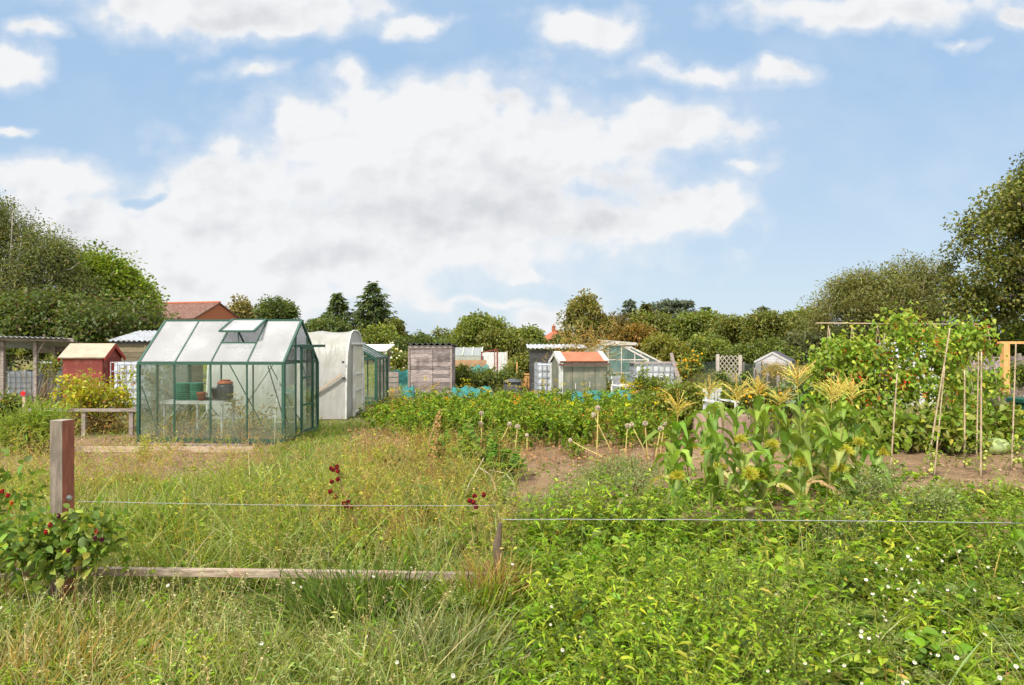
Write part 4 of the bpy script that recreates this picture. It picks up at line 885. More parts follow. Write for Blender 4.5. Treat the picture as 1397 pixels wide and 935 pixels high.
net_fence('sagging dark netting fence stepping down right of the trellis', [(X(1012, 20), 20, 1.28), (X(1030, 18.6), 18.6, 1.05), (X(1048, 17.4), 17.4, .95), (X(1062, 16.5), 16.5, .93)], 1, M_NET, M_GREY)
net_fence('dark netting fence between the yellow flowers and the trellis', [(X(930, 23), 23, 1.15), (X(950, 23), 23, 1.2), (X(978, 22.5), 22.5, 1.2)], 1, M_NET, M_GREY)
net_fence('low wire netting round the far plots beside the hedge', [(X(1012, 24), 24, 1.1), (X(1040, 24), 24, 1.1), (X(1075, 25), 25, 1.0)], 1, M_NET, M_GREY)
M_TEAL = meshmat('turquoise_netting', (.06, .25, .235), .68)
def cloche(label, x0, y0, L, h, w):
    r = thing('crop_netting', label, 'netting', x0, y0, 0); vs = []; n = 14
    for i in range(n+1):
        hh = h*(.86+.14*abs(math.cos(math.pi*i/n*2.5)))*(1 if 0 < i < n else .7)
        for j in range(9):
            a_ = math.pi*j/8; vs.append((L*i/n, w/2-w/2*math.cos(a_)+RG.normal(0, .012), hh*math.sin(a_)+RG.normal(0, .008)))
    MB().poly(vs, [(i*9+j, (i+1)*9+j, (i+1)*9+j+1, i*9+j+1) for i in range(n) for j in range(8)]).build('net', M_TEAL, r, True)
    for i in (1, n//2, n-1): MB().tube([(L*i/n, w/2-w/2*math.cos(math.pi*j/8), h*.7*math.sin(math.pi*j/8)) for j in range(9)], .012, 5).build('hoop', M_BLACK, r)
cloche('turquoise net tunnel in front of the board shed', X(612, 17.5), 17.5, 1.15, .64, .9)
cloche('long turquoise net tunnel before the metal shed', X(780, 17), 17, 1.75, .56, .8)
cloche('turquoise net left of the board shed', X(546, 18.4), 18.4, .35, .6, .6)
cloche('far turquoise net tunnel below the white tanks', X(527, 27), 27, .95, .72, .8)
cloche('turquoise net drape among the far berry rows', X(640, 26), 26, .8, .95, .8)
# white garden chairs
def chair(label, x, y, rot, tip=0):
    r = thing('garden_chair', label, 'chair', x, y, 0, rot); r.rotation_euler = (tip, 0, rot)
    MB().box(0, 0, .42, .46, .44, .03).build('seat', M_PLAST, r, bevel=.01)
    b = MB()
    for i in range(5): b.box(-.16+.08*i, .24, .64, .055, .025, .36)
    b.box(0, .24, .84, .46, .03, .07).build('backrest', M_PLAST, r)
    for sx in (-.21, .21):
        MB().beam((sx, -.2, 0), (sx*.95, -.18, .62), .045).build('leg', M_PLAST, r); MB().beam((sx, .24, 0), (sx*.95, .24, .62), .045).build('leg', M_PLAST, r)
        MB().beam((sx, -.22, .63), (sx, .25, .65), .06, .03).build('armrest', M_PLAST, r)
chair('white plastic garden chair behind the corn', X(984, 13.1), 13.1, .45)
chair('white plastic garden chair in front of the grubby glasshouse', X(851, 18.2), 18.2, .9)
r = thing('planter_box', 'pinkish beige square planter among the corn', 'planter', X(985, 11.6), 11.6, 0, .5)
b = MB(); 
for i in range(4): b.box(.32*math.cos(i*math.pi/2), .32*math.sin(i*math.pi/2), .27, .03, .67, .54, i*math.pi/2)
b.build('sides', pmat('pink_beige_board', (.33, .235, .175), (.24, .165, .12), island=.1), r); MB().box(0, 0, .48, .6, .6, .04).build('soil', pmat('potting_soil', (.09, .06, .045)), r)

# ================================================================== right-hand structures
r = thing('garden_arch', 'new orange timber arch frame at the right edge', 'frame', X(1371, 14), 14, 0)
MB().box(0, 0, .87, .12, .12, 1.74).build('post', M_ORANGE, r); MB().box(1.25, 0, .87, .12, .12, 1.74).build('post', M_ORANGE, r); MB().box(.62, 0, 1.765, 1.5, .1, .05).build('beam', M_ORANGE, r)
r = thing('board_fence', 'grey close boarded fence behind the orange timber frame', 'fence', X(1325, 21), 21, 0)
b = MB()
for i in range(22): b.box(.07+.14*i, RG.normal(0, .004), .68, .132, .02, 1.36+RG.normal(0, .015))
b.build('boards', M_GREYH, r)
for x_ in (0, 1.5, 3.0): MB().box(x_, .05, .72, .1, .08, 1.46).build('post', M_GREY, r)
r = thing('garden_tub', 'dark green plastic tub at the right edge', 'tub', X(1403, 11.8), 11.8, 0)
M_DKG = pmat('dark_green_plastic', (.008, .07, .045), (.012, .085, .055), rough=.35, island=0, bump=0)
MB().box(0, 0, .36, .38, .38, .72).build('body', M_DKG, r, bevel=.03); MB().box(0, 0, .76, .46, .46, .09).build('rim', M_DKG, r, bevel=.02)

# ================================================================== near fence
r = thing('fence_post', 'square timber post with one grey and one red face', 'post', X(85, 4.62), 4.62, None, math.radians(78))
PZ = 1.22-r.location.z; PB = .100
M_POSTG = pmat('grey_post_face', (.20, .165, .13), (.12, .098, .075), rough=.85, scale=7, stretch=(5, 5, .9), island=0, bump=.7, stain=((.09, .075, .06), 6, .55))
M_POSTR = pmat('red_post_face', (.26, .088, .05), (.17, .058, .035), rough=.8, scale=7, stretch=(5, 5, .9), island=0, bump=.6, stain=((.14, .05, .035), 7, .5))
me_ = MB().box(0, 0, PZ/2-.1, PB, PB, PZ+.2).build('shaft', M_POSTG, r, bevel=.004)
me_.data.materials.append(M_POSTR); me_.data.materials.append(pmat('sawn_end', (.30, .255, .20), (.22, .185, .15), scale=14, island=0))
me_.data.polygons[3].material_index = 1; me_.data.polygons[2].material_index = 0; me_.data.polygons[1].material_index = 2; me_.data.polygons[1].material_index = 2
for pgn in me_.data.polygons:
    n_ = pgn.normal
    pgn.material_index = 1 if n_.y < -.5 else (2 if n_.z > .5 else 0)
MB().tube([(.0, -.046, .66), (0, -.069, .66)], .012, 8).tube([(0, -.050, .66), (0, -.054, .66)], .02, 8).build('bolt', M_STEEL, r)
def wire(label, p0, p1, rr, sag, lump=0):
    r = thing('fence_wire', label, 'wire', *p0); a_, c_ = Vector(p0), Vector(p1); P = []
    for t in np.linspace(0, 1, 40): P.append((c_-a_)*t+Vector((0, RG.normal(0, lump), -sag*4*t*(1-t)+RG.normal(0, lump))))
    MB().tube(P, rr, 6).build('strand', M_WIRE, r, True)
wire('thin steel wire from the red faced post to the broken middle post', (X(99, 4.64), 4.64, .665), (X(676, 4.66), 4.66, .63), .0014, .012)
wire('thick grey wire across the right half of the plot', (X(684, 4.66), 4.66, .535), (X(1560, 4.58), 4.58, .515), .0022, -.012, .0012)
r = thing('fence_rail', 'low weathered timber rail lying along the grass', 'rail', X(-60, 4.55), 4.55, .205)
pts_ = [(0, 0, 0), (X(150, 4.55)-X(-60, 4.55), 0, .012), (X(385, 4.55)-X(-60, 4.55), 0, -.002), (X(560, 4.55)-X(-60, 4.55), 0, -.015), (X(672, 4.55)-X(-60, 4.55), .02, -.03)]
b = MB()
for i in range(4): b.beam(Vector(pts_[i]), Vector(pts_[i+1])-Vector((.006, 0, 0)), .045, .05)
b.build('bar', pmat('weathered_rail', (.36, .29, .22), (.2, .15, .11), scale=7, stretch=(.8, 6, 6), island=.15, bump=.6, stain=((.28, .12, .08), 3, .5)), r, bevel=.004)
r = thing('fence_post', 'broken mossy brown post in the weeds at the right end of the rail', 'post', X(680, 4.66), 4.66, None, .3)
MB().tube([(0, 0, -.1), (.004, 0, .2), (-.01, .005, .33), (.012, 0, .5)], [.042, .038, .03, .014], 7).build('shaft', pmat('mossy_post', (.13, .08, .058), (.075, .065, .038), scale=10, stretch=(3, 3, 1), island=0, bump=.8, stain=((.25, .09, .09), 4, .6)), r)
# plank edging and low rail fence on the left
r = thing('plank_edging', 'long pale plank laid flat as a bed edge before the greenhouse', 'plank', X(40, 10.9), 10.9, None)
MB().box(1.8, .0, .05, 3.6, .05, .09, -.015).build('plank', M_BEAM, r)
r = thing('plank_edging', 'pale board edging along the soil bed in front of the greenhouse door', 'plank', X(192, 11.5), 11.5, None, GA)
MB().box(.9, 0, .01, 1.9, .04, .08).build('plank', M_GREY, r)
r = thing('rail_fence', 'low timber rail fence in front of the currant bush', 'fence', X(42, 13), 13, None)
MB().box(1.05, 0, .50, 2.2, .05, .055).build('rail', M_GREY, r)
for px_ in (48, 113, 178): MB().box(X(px_, 13)-X(42, 13), .035, .24, .075, .05, .56).build('post', M_GREY, r)
r = thing('marker_stake', 'thin stake topped with a round red cap beside the shelter', 'stake', X(33, 12.4), 12.4, None)
MB().box(0, 0, .41, .045, .03, .84).build('stake', M_BEAM, r); MB().tube([(0, -.018, .86), (0, -.034, .86)], .042, 14).build('cap', pmat('red_reflector', (.6, .015, .02), (.5, .01, .015), rough=.3, island=0), r)

# ================================================================== vegetation
GRN = [(.19, .235, .055, 3), (.15, .19, .05, 3), (.25, .27, .08, 2), (.32, .31, .14, 1)]
GRASSL = [(.27, .315, .10, 3), (.21, .26, .075, 3), (.36, .37, .16, 1.6), (.44, .40, .22, .6), (.14, .185, .055, 1.4)]
LUSH = [(.17, .245, .04, 3), (.21, .28, .05, 3), (.13, .19, .035, 2), (.27, .31, .07, 1)]
TAN = [(.46, .35, .17, 3), (.38, .27, .12, 3), (.54, .44, .25, 1), (.30, .24, .10, 2), (.42, .26, .09, 1)]
def blades(F, P, h, w, pal, lean=.35, droop=.25, curl=1.0, var=.2):
    n = len(P)
    if not n: return
    ax = rdir(n, 0, 1); ax[:, 2] = 1/lean*.55*RG.uniform(.5, 1.6, n); nor = rdir(n, -.2, .2)
    hh = h*RG.uniform(.5, 1.2, n); F.leaf(P, ax, nor, hh, w*RG.uniform(.6, 1.3, n), pick(pal, n, var), 'blade', fold=.05, droop=droop*3*RG.uniform(.2, 1.4, n))
def cl(x, y, s, sc=1.6, lo=.35, hi=.65): return ss(lo, hi, fbm(x*sc, y*sc, s))
mound = lambda x, y: .22+1.35*ss(.36, .68, .7*vnoise(x*1.25, y*1.7, 91)+.3*vnoise(x*3.1, y*3.6, 92))
def left_side(px): return ss(760, 640, px)
# ---- grass, foreground and path ----
F = Fol()
# pixel zone helper uses the ground position of each plant
d1 = lambda px, py, x, D: (ss(740, 640, px)*.9+.10)*(1-.85*np.clip(soil_mask(x, D), 0, 1))*(.45+.55*cl(x, D, 41))
P = scatter(62000, 2.0, 4.5, d1); hv = .13+.26*mound(P[:, 0], P[:, 1])
hv *= np.where((P[:, 1] > 3.9) & (P[:, 0] < -.95), .62, 1.0)
i = RG.uniform(0, 1, len(P)) < .5+.4*(cl(P[:, 0], P[:, 1], 43, 1.3)-.5)
blades(F, P[i], hv[i], .0065, GRASSL, .5, .16); blades(F, P[~i], hv[~i], .008, GRN, .55, .2)
P = scatter(60000, 4.6, 8.6, lambda px, py, x, D: (ss(720, 600, px)*.9+.05)*(1-.9*np.clip(soil_mask(x, D), 0, 1))*(.4+.6*cl(x, D, 44)))
hv = .20+.36*mound(P[:, 0], P[:, 1]); i = RG.uniform(0, 1, len(P)) < .45
blades(F, P[i], hv[i], .008, GRASSL, .5, .16); blades(F, P[~i], hv[~i], .009, GRN+LUSH, .5, .2)
# path strip of short green turf by the greenhouse, and turf at mid distance
P = scatter(60000, 7.5, 14.5, lambda px, py, x, D: boxm(px, py, 340, 520, 560, 700, 40)*(1-.8*soil_mask(x, D)))
blades(F, P, np.full(len(P), .17), .010, LUSH+LUSH+GRASSL[:1], .5, .15)
P = scatter(26000, 8.0, 15.5, lambda px, py, x, D: (1-.95*np.clip(soil_mask(x, D), 0, 1))*.7)
blades(F, P, np.full(len(P), .16), .011, GRN+GRASSL, .5, .15)
tag(F.build('grass', M_LEAF), 'long tangled green grass across the near ground', 'grass', kind='stuff')
F = Fol()
P = scatter(70000, 15.5, 55, lambda px, py, x, D: .35+.65*cl(x, D, 47, .35))
blades(F, P, .22+.22*cl(P[:, 0], P[:, 1], 48, .5), .03, GRN+GRASSL+LUSH[:2]+TAN[:2], .6, .12)
tag(F.build('rough_grass', M_LEAF), 'rough grass and weeds of the far plots', 'grass', kind='stuff')
# ---- dark arching grass tussock in front of the rail, right of its middle ----
def tussock(label, px, D, n, h, w, pal, spread=.25, lean=.7):
    x = X(px, D); r = thing('grass_tussock', label, 'grass tussock', x, D); F = Fol()
    P = np.column_stack([RG.normal(0, spread, n), RG.normal(0, spread*.7, n), np.zeros(n)-.02])
    ax = nrm(np.column_stack([P[:, 0]/spread*lean*.5+RG.normal(0, .25, n), P[:, 1]/spread*.3*lean+RG.normal(0, .25, n), np.ones(n)]))
    F.leaf(P, ax, rdir(n, -.3, .3), h*RG.uniform(.5, 1.15, n), w, pick(pal, n, .18), "blade", fold=.05, droop=RG.uniform(.2, .8, n)); F.build('blades', M_LEAFG, r); return r
tussock('dark green arching grass tussock in front of the rail', 498, 4.35, 1500, .52, .010, [(.10, .15, .04, 3), (.14, .18, .05, 1)], .24)
tussock('pale dusty grass tussock at the bottom middle of the foreground', 590, 3.8, 1300, .40, .008, [(.30, .31, .19, 2), (.2, .24, .11, 2), (.14, .19, .07, 1)], .22)
tussock('lush grass tussock just left of the broken post', 650, 4.4, 900, .46, .012, LUSH, .16)
tussock('thin brown seeding grass round the broken post', 676, 4.5, 900, .56, .0055, TAN+[(.28, .17, .12, 3), (.22, .2, .08, 3)], .07, .18)
tussock('straw coloured grass tussock at the bottom left corner', 60, 3.6, 1300, .36, .007, TAN+GRASSL, .3)
# ---- dry stalks ----
F = Fol()
dz = lambda px, py, x, D: np.maximum(boxm(px, py, 455, 690, 606, 760, 34)*.8*cl(x, D, 51, 1.5, .35, .65), boxm(px, py, 0, 430, 600, 720, 40)*.3*cl(x, D, 52, 1.2))
P = scatter(24000, 5.0, 11.5, dz); n = len(P); h = RG.uniform(.2, .62, n)
d = rdir(n, .3, 1); top = P+d*h[:, None]; mid = P+d*(h*.5)[:, None]+RG.normal(0, .02, (n, 3)); col = pick(TAN, n, .2)
F.stem(P, mid, .0028, .0022, col); F.stem(mid, top, .0022, .001, col)
for k in range(3):
    t = RG.uniform(.3, 1, n)[:, None]; q = P+(top-P)*t; q2 = q+rdir(n, 0, .8)*RG.uniform(.04, .17, n)[:, None]; F.stem(q, q2, .0018, .0009, col)
    j = RG.uniform(0, 1, n) < .5; F.leaf(q2[j], rdir(j.sum(), -.3, 1), rdir(j.sum()), .028, .016, pick(TAN+[(.5, .42, .1, 1), (.25, .25, .08, 2)], j.sum(), .2), 'tri2')
blades(F, P[::2], np.full(len(P[::2]), .34), .006, TAN+GRASSL[:2], .5, .2)
tag(F.build('dry_weeds', M_LEAF), 'tangle of dry straw coloured weed stalks left of centre', 'dry weeds', kind='stuff')
# ---- leafy weeds: right foreground ----
F = Fol(); LW = [(.22, .325, .045, 3), (.165, .26, .04, 3), (.28, .365, .07, 2), (.09, .15, .03, 2.4), (.38, .39, .10, .5)]
def clumps(F, C, rad, ns, h, nl, L, W, pals, shape='oval', lean=.45, elev=(-.2, .8), taper=.4, stem_r=.0025, droop=.3, drop=.0):
    """loose clumps of leafy stems; every clump takes one palette and one vigour"""
    k = RG.integers(0, len(pals), len(C)); vig = RG.uniform(.6, 1.3, len(C))
    for q in range(len(pals)):
        c = C[k == q]; v = vig[k == q]
        if not len(c): continue
        idx = np.repeat(np.arange(len(c)), ns); o = RG.normal(0, 1, (len(idx), 2))*rad; p = c[idx].copy(); p[:, :2] += o
        hh = h*v[idx]*np.clip(mound(p[:, 0], p[:, 1]), .35, 1.4)*np.clip(1.15-.35*np.hypot(o[:, 0], o[:, 1])/rad, .35, 1.2)*RG.uniform(.7, 1.15, len(idx))
        leafy(F, p, hh, nl, L, W, pals[q], (.24, .27, .09), lean, shape, elev=elev, taper=taper, stem_r=stem_r, droop=droop)
d3 = lambda px, py, x, D: ss(640, 740, px)*(1-.8*np.clip(soil_mask(x, D), 0, 1)*ss(4.9, 5.4, D))
d4 = lambda px, py, x, D: d3(px, py, x, D)*np.clip(mound(x, D), .22, 1)
hf = lambda P, s: (.06+.22*cl(P[:, 0], P[:, 1], s, 1.5, .35, .7)+RG.uniform(0, .08, len(P)))*mound(P[:, 0], P[:, 1])
P = scatter(4300, 2.0, 4.1, d4); leafy(F, P, hf(P, 56), 18, .046, .021, LW, (.24, .27, .09), .5, 'oval', elev=(-.2, .8), stem_r=.002)
P = scatter(5600, 4.1, 6.4, d4); leafy(F, P, hf(P, 57), 16, .055, .030, LW+LUSH, (.24, .27, .09), .5, 'oval', elev=(-.2, .7), stem_r=.002)
YP = [(.28, .37, .055, 3), (.22, .31, .045, 2), (.38, .40, .085, .8)]; GP = [(.19, .30, .04, 3), (.13, .215, .034, 2)]; PP = [(.32, .36, .17, 2), (.24, .29, .12, 2)]; DP = [(.12, .18, .045, 2), (.09, .14, .035, 1)]
# narrow pointed leaves on arching stems
clumps(F, scatter(330, 2.6, 6.2, lambda px, py, x, D: np.maximum(boxm(px, py, 690, 1000, 660, 1100, 60), .35*ss(700, 800, px))*(1-.8*soil_mask(x, D))), .12, 12, .50, 20, .105, .021, [YP, GP, LW], lean=.55, elev=(-.1, .9), droop=.5)
# broad soft leaves
clumps(F, scatter(300, 3.0, 6.2, lambda px, py, x, D: boxm(px, py, 720, 1500, 660, 1100, 60)*(1-.7*soil_mask(x, D))), .10, 6, .36, 8, .125, .075, [GP, LW, DP], lean=.5, elev=(-.2, .6))
# fine pale feathery weed, mostly low right
clumps(F, scatter(420, 2.1, 4.8, lambda px, py, x, D: boxm(px, py, 900, 1900, 740, 2000, 80)), .10, 16, .27, 26, .030, .007, [PP, PP, LW], lean=.5, elev=(0, .9), taper=.2)
# left and centre
dl = lambda px, py, x, D: ss(740, 660, px)*(1-.8*soil_mask(x, D))
clumps(F, scatter(520, 2.4, 8.6, lambda px, py, x, D: dl(px, py, x, D)*(.3+.7*cl(x, D, 58, 1.5, .4, .6))*np.where((D < 4.6) & (D > 3.7), .35, 1)), .10, 9, .40, 18, .07, .017, [YP, GP, PP, LW], lean=.55, elev=(-.1, .9), droop=.5)
clumps(F, scatter(240, 2.6, 7.2, lambda px, py, x, D: dl(px, py, x, D)*boxm(px, py, 100, 680, 680, 1200, 60)*np.where((D < 4.6) & (D > 3.9) & (px < 480), .2, 1)), .08, 6, .30, 8, .085, .05, [GP, DP, LW], lean=.5)
clumps(F, scatter(130, 2.5, 5.0, lambda px, py, x, D: dl(px, py, x, D)*boxm(px, py, 330, 720, 780, 1400, 60)), .09, 14, .34, 24, .034, .009, [PP, DP, PP], lean=.5, elev=(0, .9), taper=.2)
clumps(F, scatter(330, 5.6, 9.0, lambda px, py, x, D: boxm(px, py, 860, 1260, 632, 760, 24)), .15, 9, .18, 10, .075, .05, [GP, DP, LW], lean=.5)
# dead stems and tall spires standing out of the mass
P = scatter(900, 2.4, 6.2, lambda px, py, x, D: d3(px, py, x, D)*cl(x, D, 67, 1.2, .4, .65)); n = len(P); h = RG.uniform(.25, .62, n); dd_ = nrm(rdir(n, 0, 1)*[1, 1, 0]*.6+[0, 0, 1]); t_ = P+dd_*h[:, None]
F.stem(P, t_, .0022, .0012, pick(TAN+[(.24, .16, .1, 3)], n)); k_ = RG.uniform(0, 1, n) < .6; idx = np.repeat(np.arange(n)[k_], 10); F.leaf(P[idx]+(t_-P)[idx]*RG.uniform(.45, 1.03, len(idx))[:, None], rdir(len(idx), -.2, .9), rdir(len(idx), .1, 1), .05, .013, pick(LW+TAN[:2], len(idx)), 'tri2')
clumps(F, scatter(46, 3.2, 6.0, lambda px, py, x, D: d3(px, py, x, D)), .04, 5, .62, 20, .085, .028, [GP, YP, LW], lean=.32, elev=(-.1, .7))
clumps(F, scatter(24, 3.0, 5.4, lambda px, py, x, D: d3(px, py, x, D)), .05, 9, .10, 2, .24, .085, [GP, DP], lean=.8, elev=(.2, .8), droop=.5)
tag(F.build('leafy_weeds', M_LEAFG), 'sprawling bright green leafy weeds in the right foreground', 'weeds', kind='stuff')
# tall wiry yellow green stalks behind the rail
F = Fol(); P = scatter(2600, 4.7, 9.2, lambda px, py, x, D: boxm(px, py, -100, 690, 600, 830, 40)*(1-boxm(px, py, 340, 480, 540, 665, 20))*cl(x, D, 68, 1.3, .35, .6)*(1-.6*soil_mask(x, D))); n = len(P); h = RG.uniform(.35, .8, n); dd_ = nrm(rdir(n, 0, 1)*[1, 1, 0]*.5+[0, 0, 1]); t_ = P+dd_*h[:, None]; col = pick([(.36, .36, .08, 3), (.42, .32, .12, 2), (.28, .32, .08, 2)], n)
F.stem(P, t_, .0024, .0012, col)
for k in range(4):
    q = P+(t_-P)*RG.uniform(.35, 1, n)[:, None]; q2 = q+nrm(rdir(n, 0, 1)+[0, 0, .3])*RG.uniform(.06, .2, n)[:, None]; F.stem(q, q2, .0015, .0008, col)
    for m in range(3): F.leaf(q+(q2-q)*(.3+.3*m), rdir(n, -.1, 1), rdir(n), .035, .011, pick([(.34, .36, .07, 3), (.24, .31, .06, 3), (.44, .36, .08, 1.4)], n), 'tri2')
tag(F.build('tall_weeds', M_LEAF), 'tall wiry yellow green weeds behind the low rail', 'weeds', kind='stuff')
# pale seeding grass stems, left foreground
F = Fol(); P = scatter(5200, 2.2, 7.2, lambda px, py, x, D: ss(760, 640, px)*cl(x, D, 66, 1.3, .35, .6)*(1-.9*soil_mask(x, D))); n = len(P); h = RG.uniform(.25, .58, n)*np.where(P[:, 1] > 3.9, .8, 1)
dd_ = nrm(rdir(n, 0, 1)*[1, 1, 0]*.55+[0, 0, 1]); m_ = P+dd_*(h*.6)[:, None]; t_ = m_+nrm(dd_+rdir(n)*.35)*(h*.4)[:, None]; col = pick([(.42, .38, .22, 2), (.34, .34, .17, 2), (.5, .44, .3, 1)], n)
F.stem(P, m_, .0014, .0011, col); F.stem(m_, t_, .0011, .0007, col); idx = np.repeat(np.arange(n), 9); tt = RG.uniform(.35, 1.05, len(idx))[:, None]; F.leaf(m_[idx]+(t_-m_)[idx]*tt+RG.normal(0, .006, (len(idx), 3)), rdir(len(idx), 0, 1), rdir(len(idx)), .016, .005, col[idx]*1.1, 'tri2')
tag(F.build('seeding_grass', M_LEAF), 'pale seeding grass stems in the left foreground', 'grass', kind='stuff')
# blades through the right side
F = Fol(); P = scatter(26000, 2.0, 5.6, lambda px, py, x, D: ss(650, 760, px)*.8*cl(x, D, 59, 1.6, .35, .6)*(1-.8*soil_mask(x, D)))
blades(F, P, np.full(len(P), .40)*RG.uniform(.5, 1.2, len(P)), .0085, LUSH+LUSH+GRASSL[:3], .65, .30); tag(F.build('meadow_grass', M_LEAF), 'bright grass blades mixed through the right foreground weeds', 'grass', kind='stuff')
# white flower heads
F = Fol(); n = 520
P = scatter(2600, 2.2, 4.6, lambda px, py, x, D: np.maximum(boxm(px, py, 1150, 1800, 840, 1700, 60)*.6*cl(x, D, 61, 2.2, .4, .65), .02)); n = len(P); h = RG.uniform(.26, .44, n)
d = nrm(rdir(n, 0, 1)*[1, 1, 0]*.35+[0, 0, 1]); top = P+d*h[:, None]; F.stem(P, top, .0016, .001, pick(GRN, n))
for k in range(9):
    if k == 0: fn = nrm(np.array([[0, -.55, 1.]])+.45*RG.standard_normal((n, 3))); fa = nrm(np.cross(fn, [[1., .1, 0]])); fb = np.cross(fn, fa); fs_ = RG.uniform(.6, 1.25, n)
    az = k*2*math.pi/9; F.leaf(top, fa*math.cos(az)+fb*math.sin(az)+fn*.12, fn, (.0098*fs_), .0068*fs_, np.full((n, 3), .70), 'tri2', fold=.0, droop=.1)
F.ball(top+[0, 0, .002], .0038, np.tile([[.55, .40, .06]], (n, 1)))
tag(F.build('white_flowers', M_LEAF), 'small white daisy like flowers over the right foreground weeds', 'flowers', kind='stuff')
# ---- low sprigs on the bare soil ----
F = Fol(); P = scatter(5200, 6.3, 13.5, lambda px, py, x, D: .55*soil_mask(x, D)*cl(x, D, 63, 1.3, .40, .7))
leafy(F, P, RG.uniform(.04, .16, len(P)), 10, .05, .026, GRN+LUSH+TAN[:1], (.2, .2, .08), .6, 'tri2', elev=(-.1, .6))
P = scatter(9000, 8.2, 13, lambda px, py, x, D: boxm(px, py, 480, 930, 588, 640, 16)*.6); n = len(P); h = RG.uniform(.1, .34, n); col = pick([(.34, .20, .14, 2), (.42, .28, .16, 2), (.26, .15, .11, 1)], n)
F.stem(P, P+nrm(rdir(n, 0, 1)*[1, 1, 0]*.3+[0, 0, 1])*h[:, None], .003, .0015, col); F.leaf(P+[0, 0, .1], rdir(n, -.3, .6), rdir(n), .07, .03, col, 'tri2')
tag(F.build('seedling_weeds', M_LEAF), 'scattered low weeds and dead stems on the bare soil', 'weeds', kind='stuff')
F = Fol(); P = scatter(5200, 6.3, 12.5, lambda px, py, x, D: soil_mask(x, D)*.9); n = len(P)
F.ball(P, RG.uniform(.006, .026, n)*1.0, pick([(.30, .2, .135, 2), (.22, .145, .10, 2), (.4, .31, .24, .6)], n), .7)
tag(F.build('soil_clods', M_STALK), 'crumbled clods and pebbles on the bare soil', 'soil', kind='stuff')

# ---- potato bed: one dense mass ----
F = Fol(); POT = [(.165, .255, .04, 4), (.12, .195, .035, 3), (.25, .315, .055, 2), (.09, .14, .03, 1.5)]
def potd(px, py, x, D): return ss(470, 540, px+(py-560)*-.9)*ss(930, 890, px)*ss(622, 606, py+6*np.sin(px*.05))
P = scatter(5200, 11.2, 17.6, potd); hp_ = .48+.24*vnoise(P[:, 0]*1.5, P[:, 1]*1.5, 71)*1.0
hp_ *= np.clip((P[:, 0]+4)/1.6, .55, 1)
yel = vnoise(P[:, 0]*1.2, P[:, 1]*1.2, 72) > .63
leafy(F, P[~yel], hp_[~yel], 40, .098, .062, POT, (.16, .19, .06), .5, 'tri2', t0=.05, taper=.25, elev=(-.35, .6), stem_r=.006)
leafy(F, P[yel], hp_[yel], 26, .09, .055, POT[:3]+[(.34, .30, .05, 1.5), (.33, .20, .05, 1.2), (.24, .14, .06, .7)], (.3, .2, .08), .5, 'tri2', t0=.05, taper=.35, elev=(-.4, .5), stem_r=.006)
i = RG.choice(len(P), 70, replace=False); q = P[i]; n = len(i); h = hp_[i]+RG.uniform(0, .2, n); top = q+[0, 0, 1]*h[:, None]+RG.normal(0, .04, (n, 3)); F.stem(q, top, .004, .002, pick([(.4, .36, .08, 1), (.36, .2, .08, 1)], n))
idx = np.repeat(np.arange(n), 14); F.leaf(top[idx]+RG.normal(0, 1, (len(idx), 3))*[.045, .045, .02], rdir(len(idx), -.1, .8), rdir(len(idx)), .04, .03, pick([(.50, .40, .04, 2), (.46, .26, .04, 1.4), (.36, .32, .06, 1)], n, .15)[idx], 'tri2')
tag(F.build('potato_foliage', M_LEAFG), 'broad bed of yellowing green potato foliage across the middle', 'crop', kind='stuff')

# ---- bushes and rows beyond ----
def bush(label, D, px, blobs, ncl, L, pal, name='berry_bush', cat='bush', nper=44, shape='tri2', aspect=.6, spread=None, flowers=None, fl_n=0, fl_r=.03, group=None, twigs=40, **kw):
    x = X(px, D); r = thing(name, label, cat, x, D, group=group); k = D/F_PX
    wb = [(X(b_[0], D)-x, b_[4] if len(b_) > 4 else 0, Z(b_[1], D)-r.location.z, b_[2]*k, b_[2]*k*.7, b_[3]*k) for b_ in blobs]
    F = Fol(); C = crown(F, wb, ncl, nper, L, L*aspect, pal, spread or L*1.3, .55, shape, **kw); F.build('foliage', M_LEAF, r)
    S = Fol(); i = RG.choice(len(C), min(twigs, len(C)), replace=False); p1 = C[i]; p0 = p1*[.3, .3, 0]+RG.normal(0, .05, (len(i), 3))*[1, 1, 0]
    m_ = (p0+p1)/2+RG.normal(0, .05, p1.shape); S.stem(p0, m_, .012, .008, pick([(.22, .17, .11, 1)], len(i))); S.stem(m_, p1, .008, .003, pick([(.24, .19, .12, 1)], len(i))); S.build('stems', M_STALK, r)
    if flowers:
        G = Fol(); i = RG.choice(len(C), fl_n); p = C[i]+RG.normal(0, 1, (fl_n, 3))*(spread or L); p = p*[1.08, 1.08, 1.06]; G.ball(p, fl_r*RG.uniform(.6, 1.3, fl_n), pick(flowers, fl_n)); tag(G.build('flowers', M_LEAF, r), kind='stuff')
    return r
bush('yellow green currant bush in front of the red shed', 13.6, 125, [(125, 532, 50, 20), (100, 540, 34, 18), (160, 538, 30, 20), (130, 550, 58, 14), (174, 510, 10, 14), (85, 520, 14, 10), (112, 506, 12, 7), (178, 472, 4, 10), (150, 508, 8, 8)], 105, .075, [(.33, .34, .05, 3), (.25, .28, .05, 3), (.40, .34, .06, 1.4), (.34, .2, .06, .7)], 'currant_bush', nper=26, aspect=.7, twigs=90)
bush('brown dying stems under the currant bush behind the rail', 13.5, 120, [(100, 580, 55, 20), (150, 580, 40, 22)], 90, .10, TAN+[(.2, .13, .08, 3), (.16, .15, .05, 2)], 'dry_bush', nper=26, aspect=.22, twigs=80)
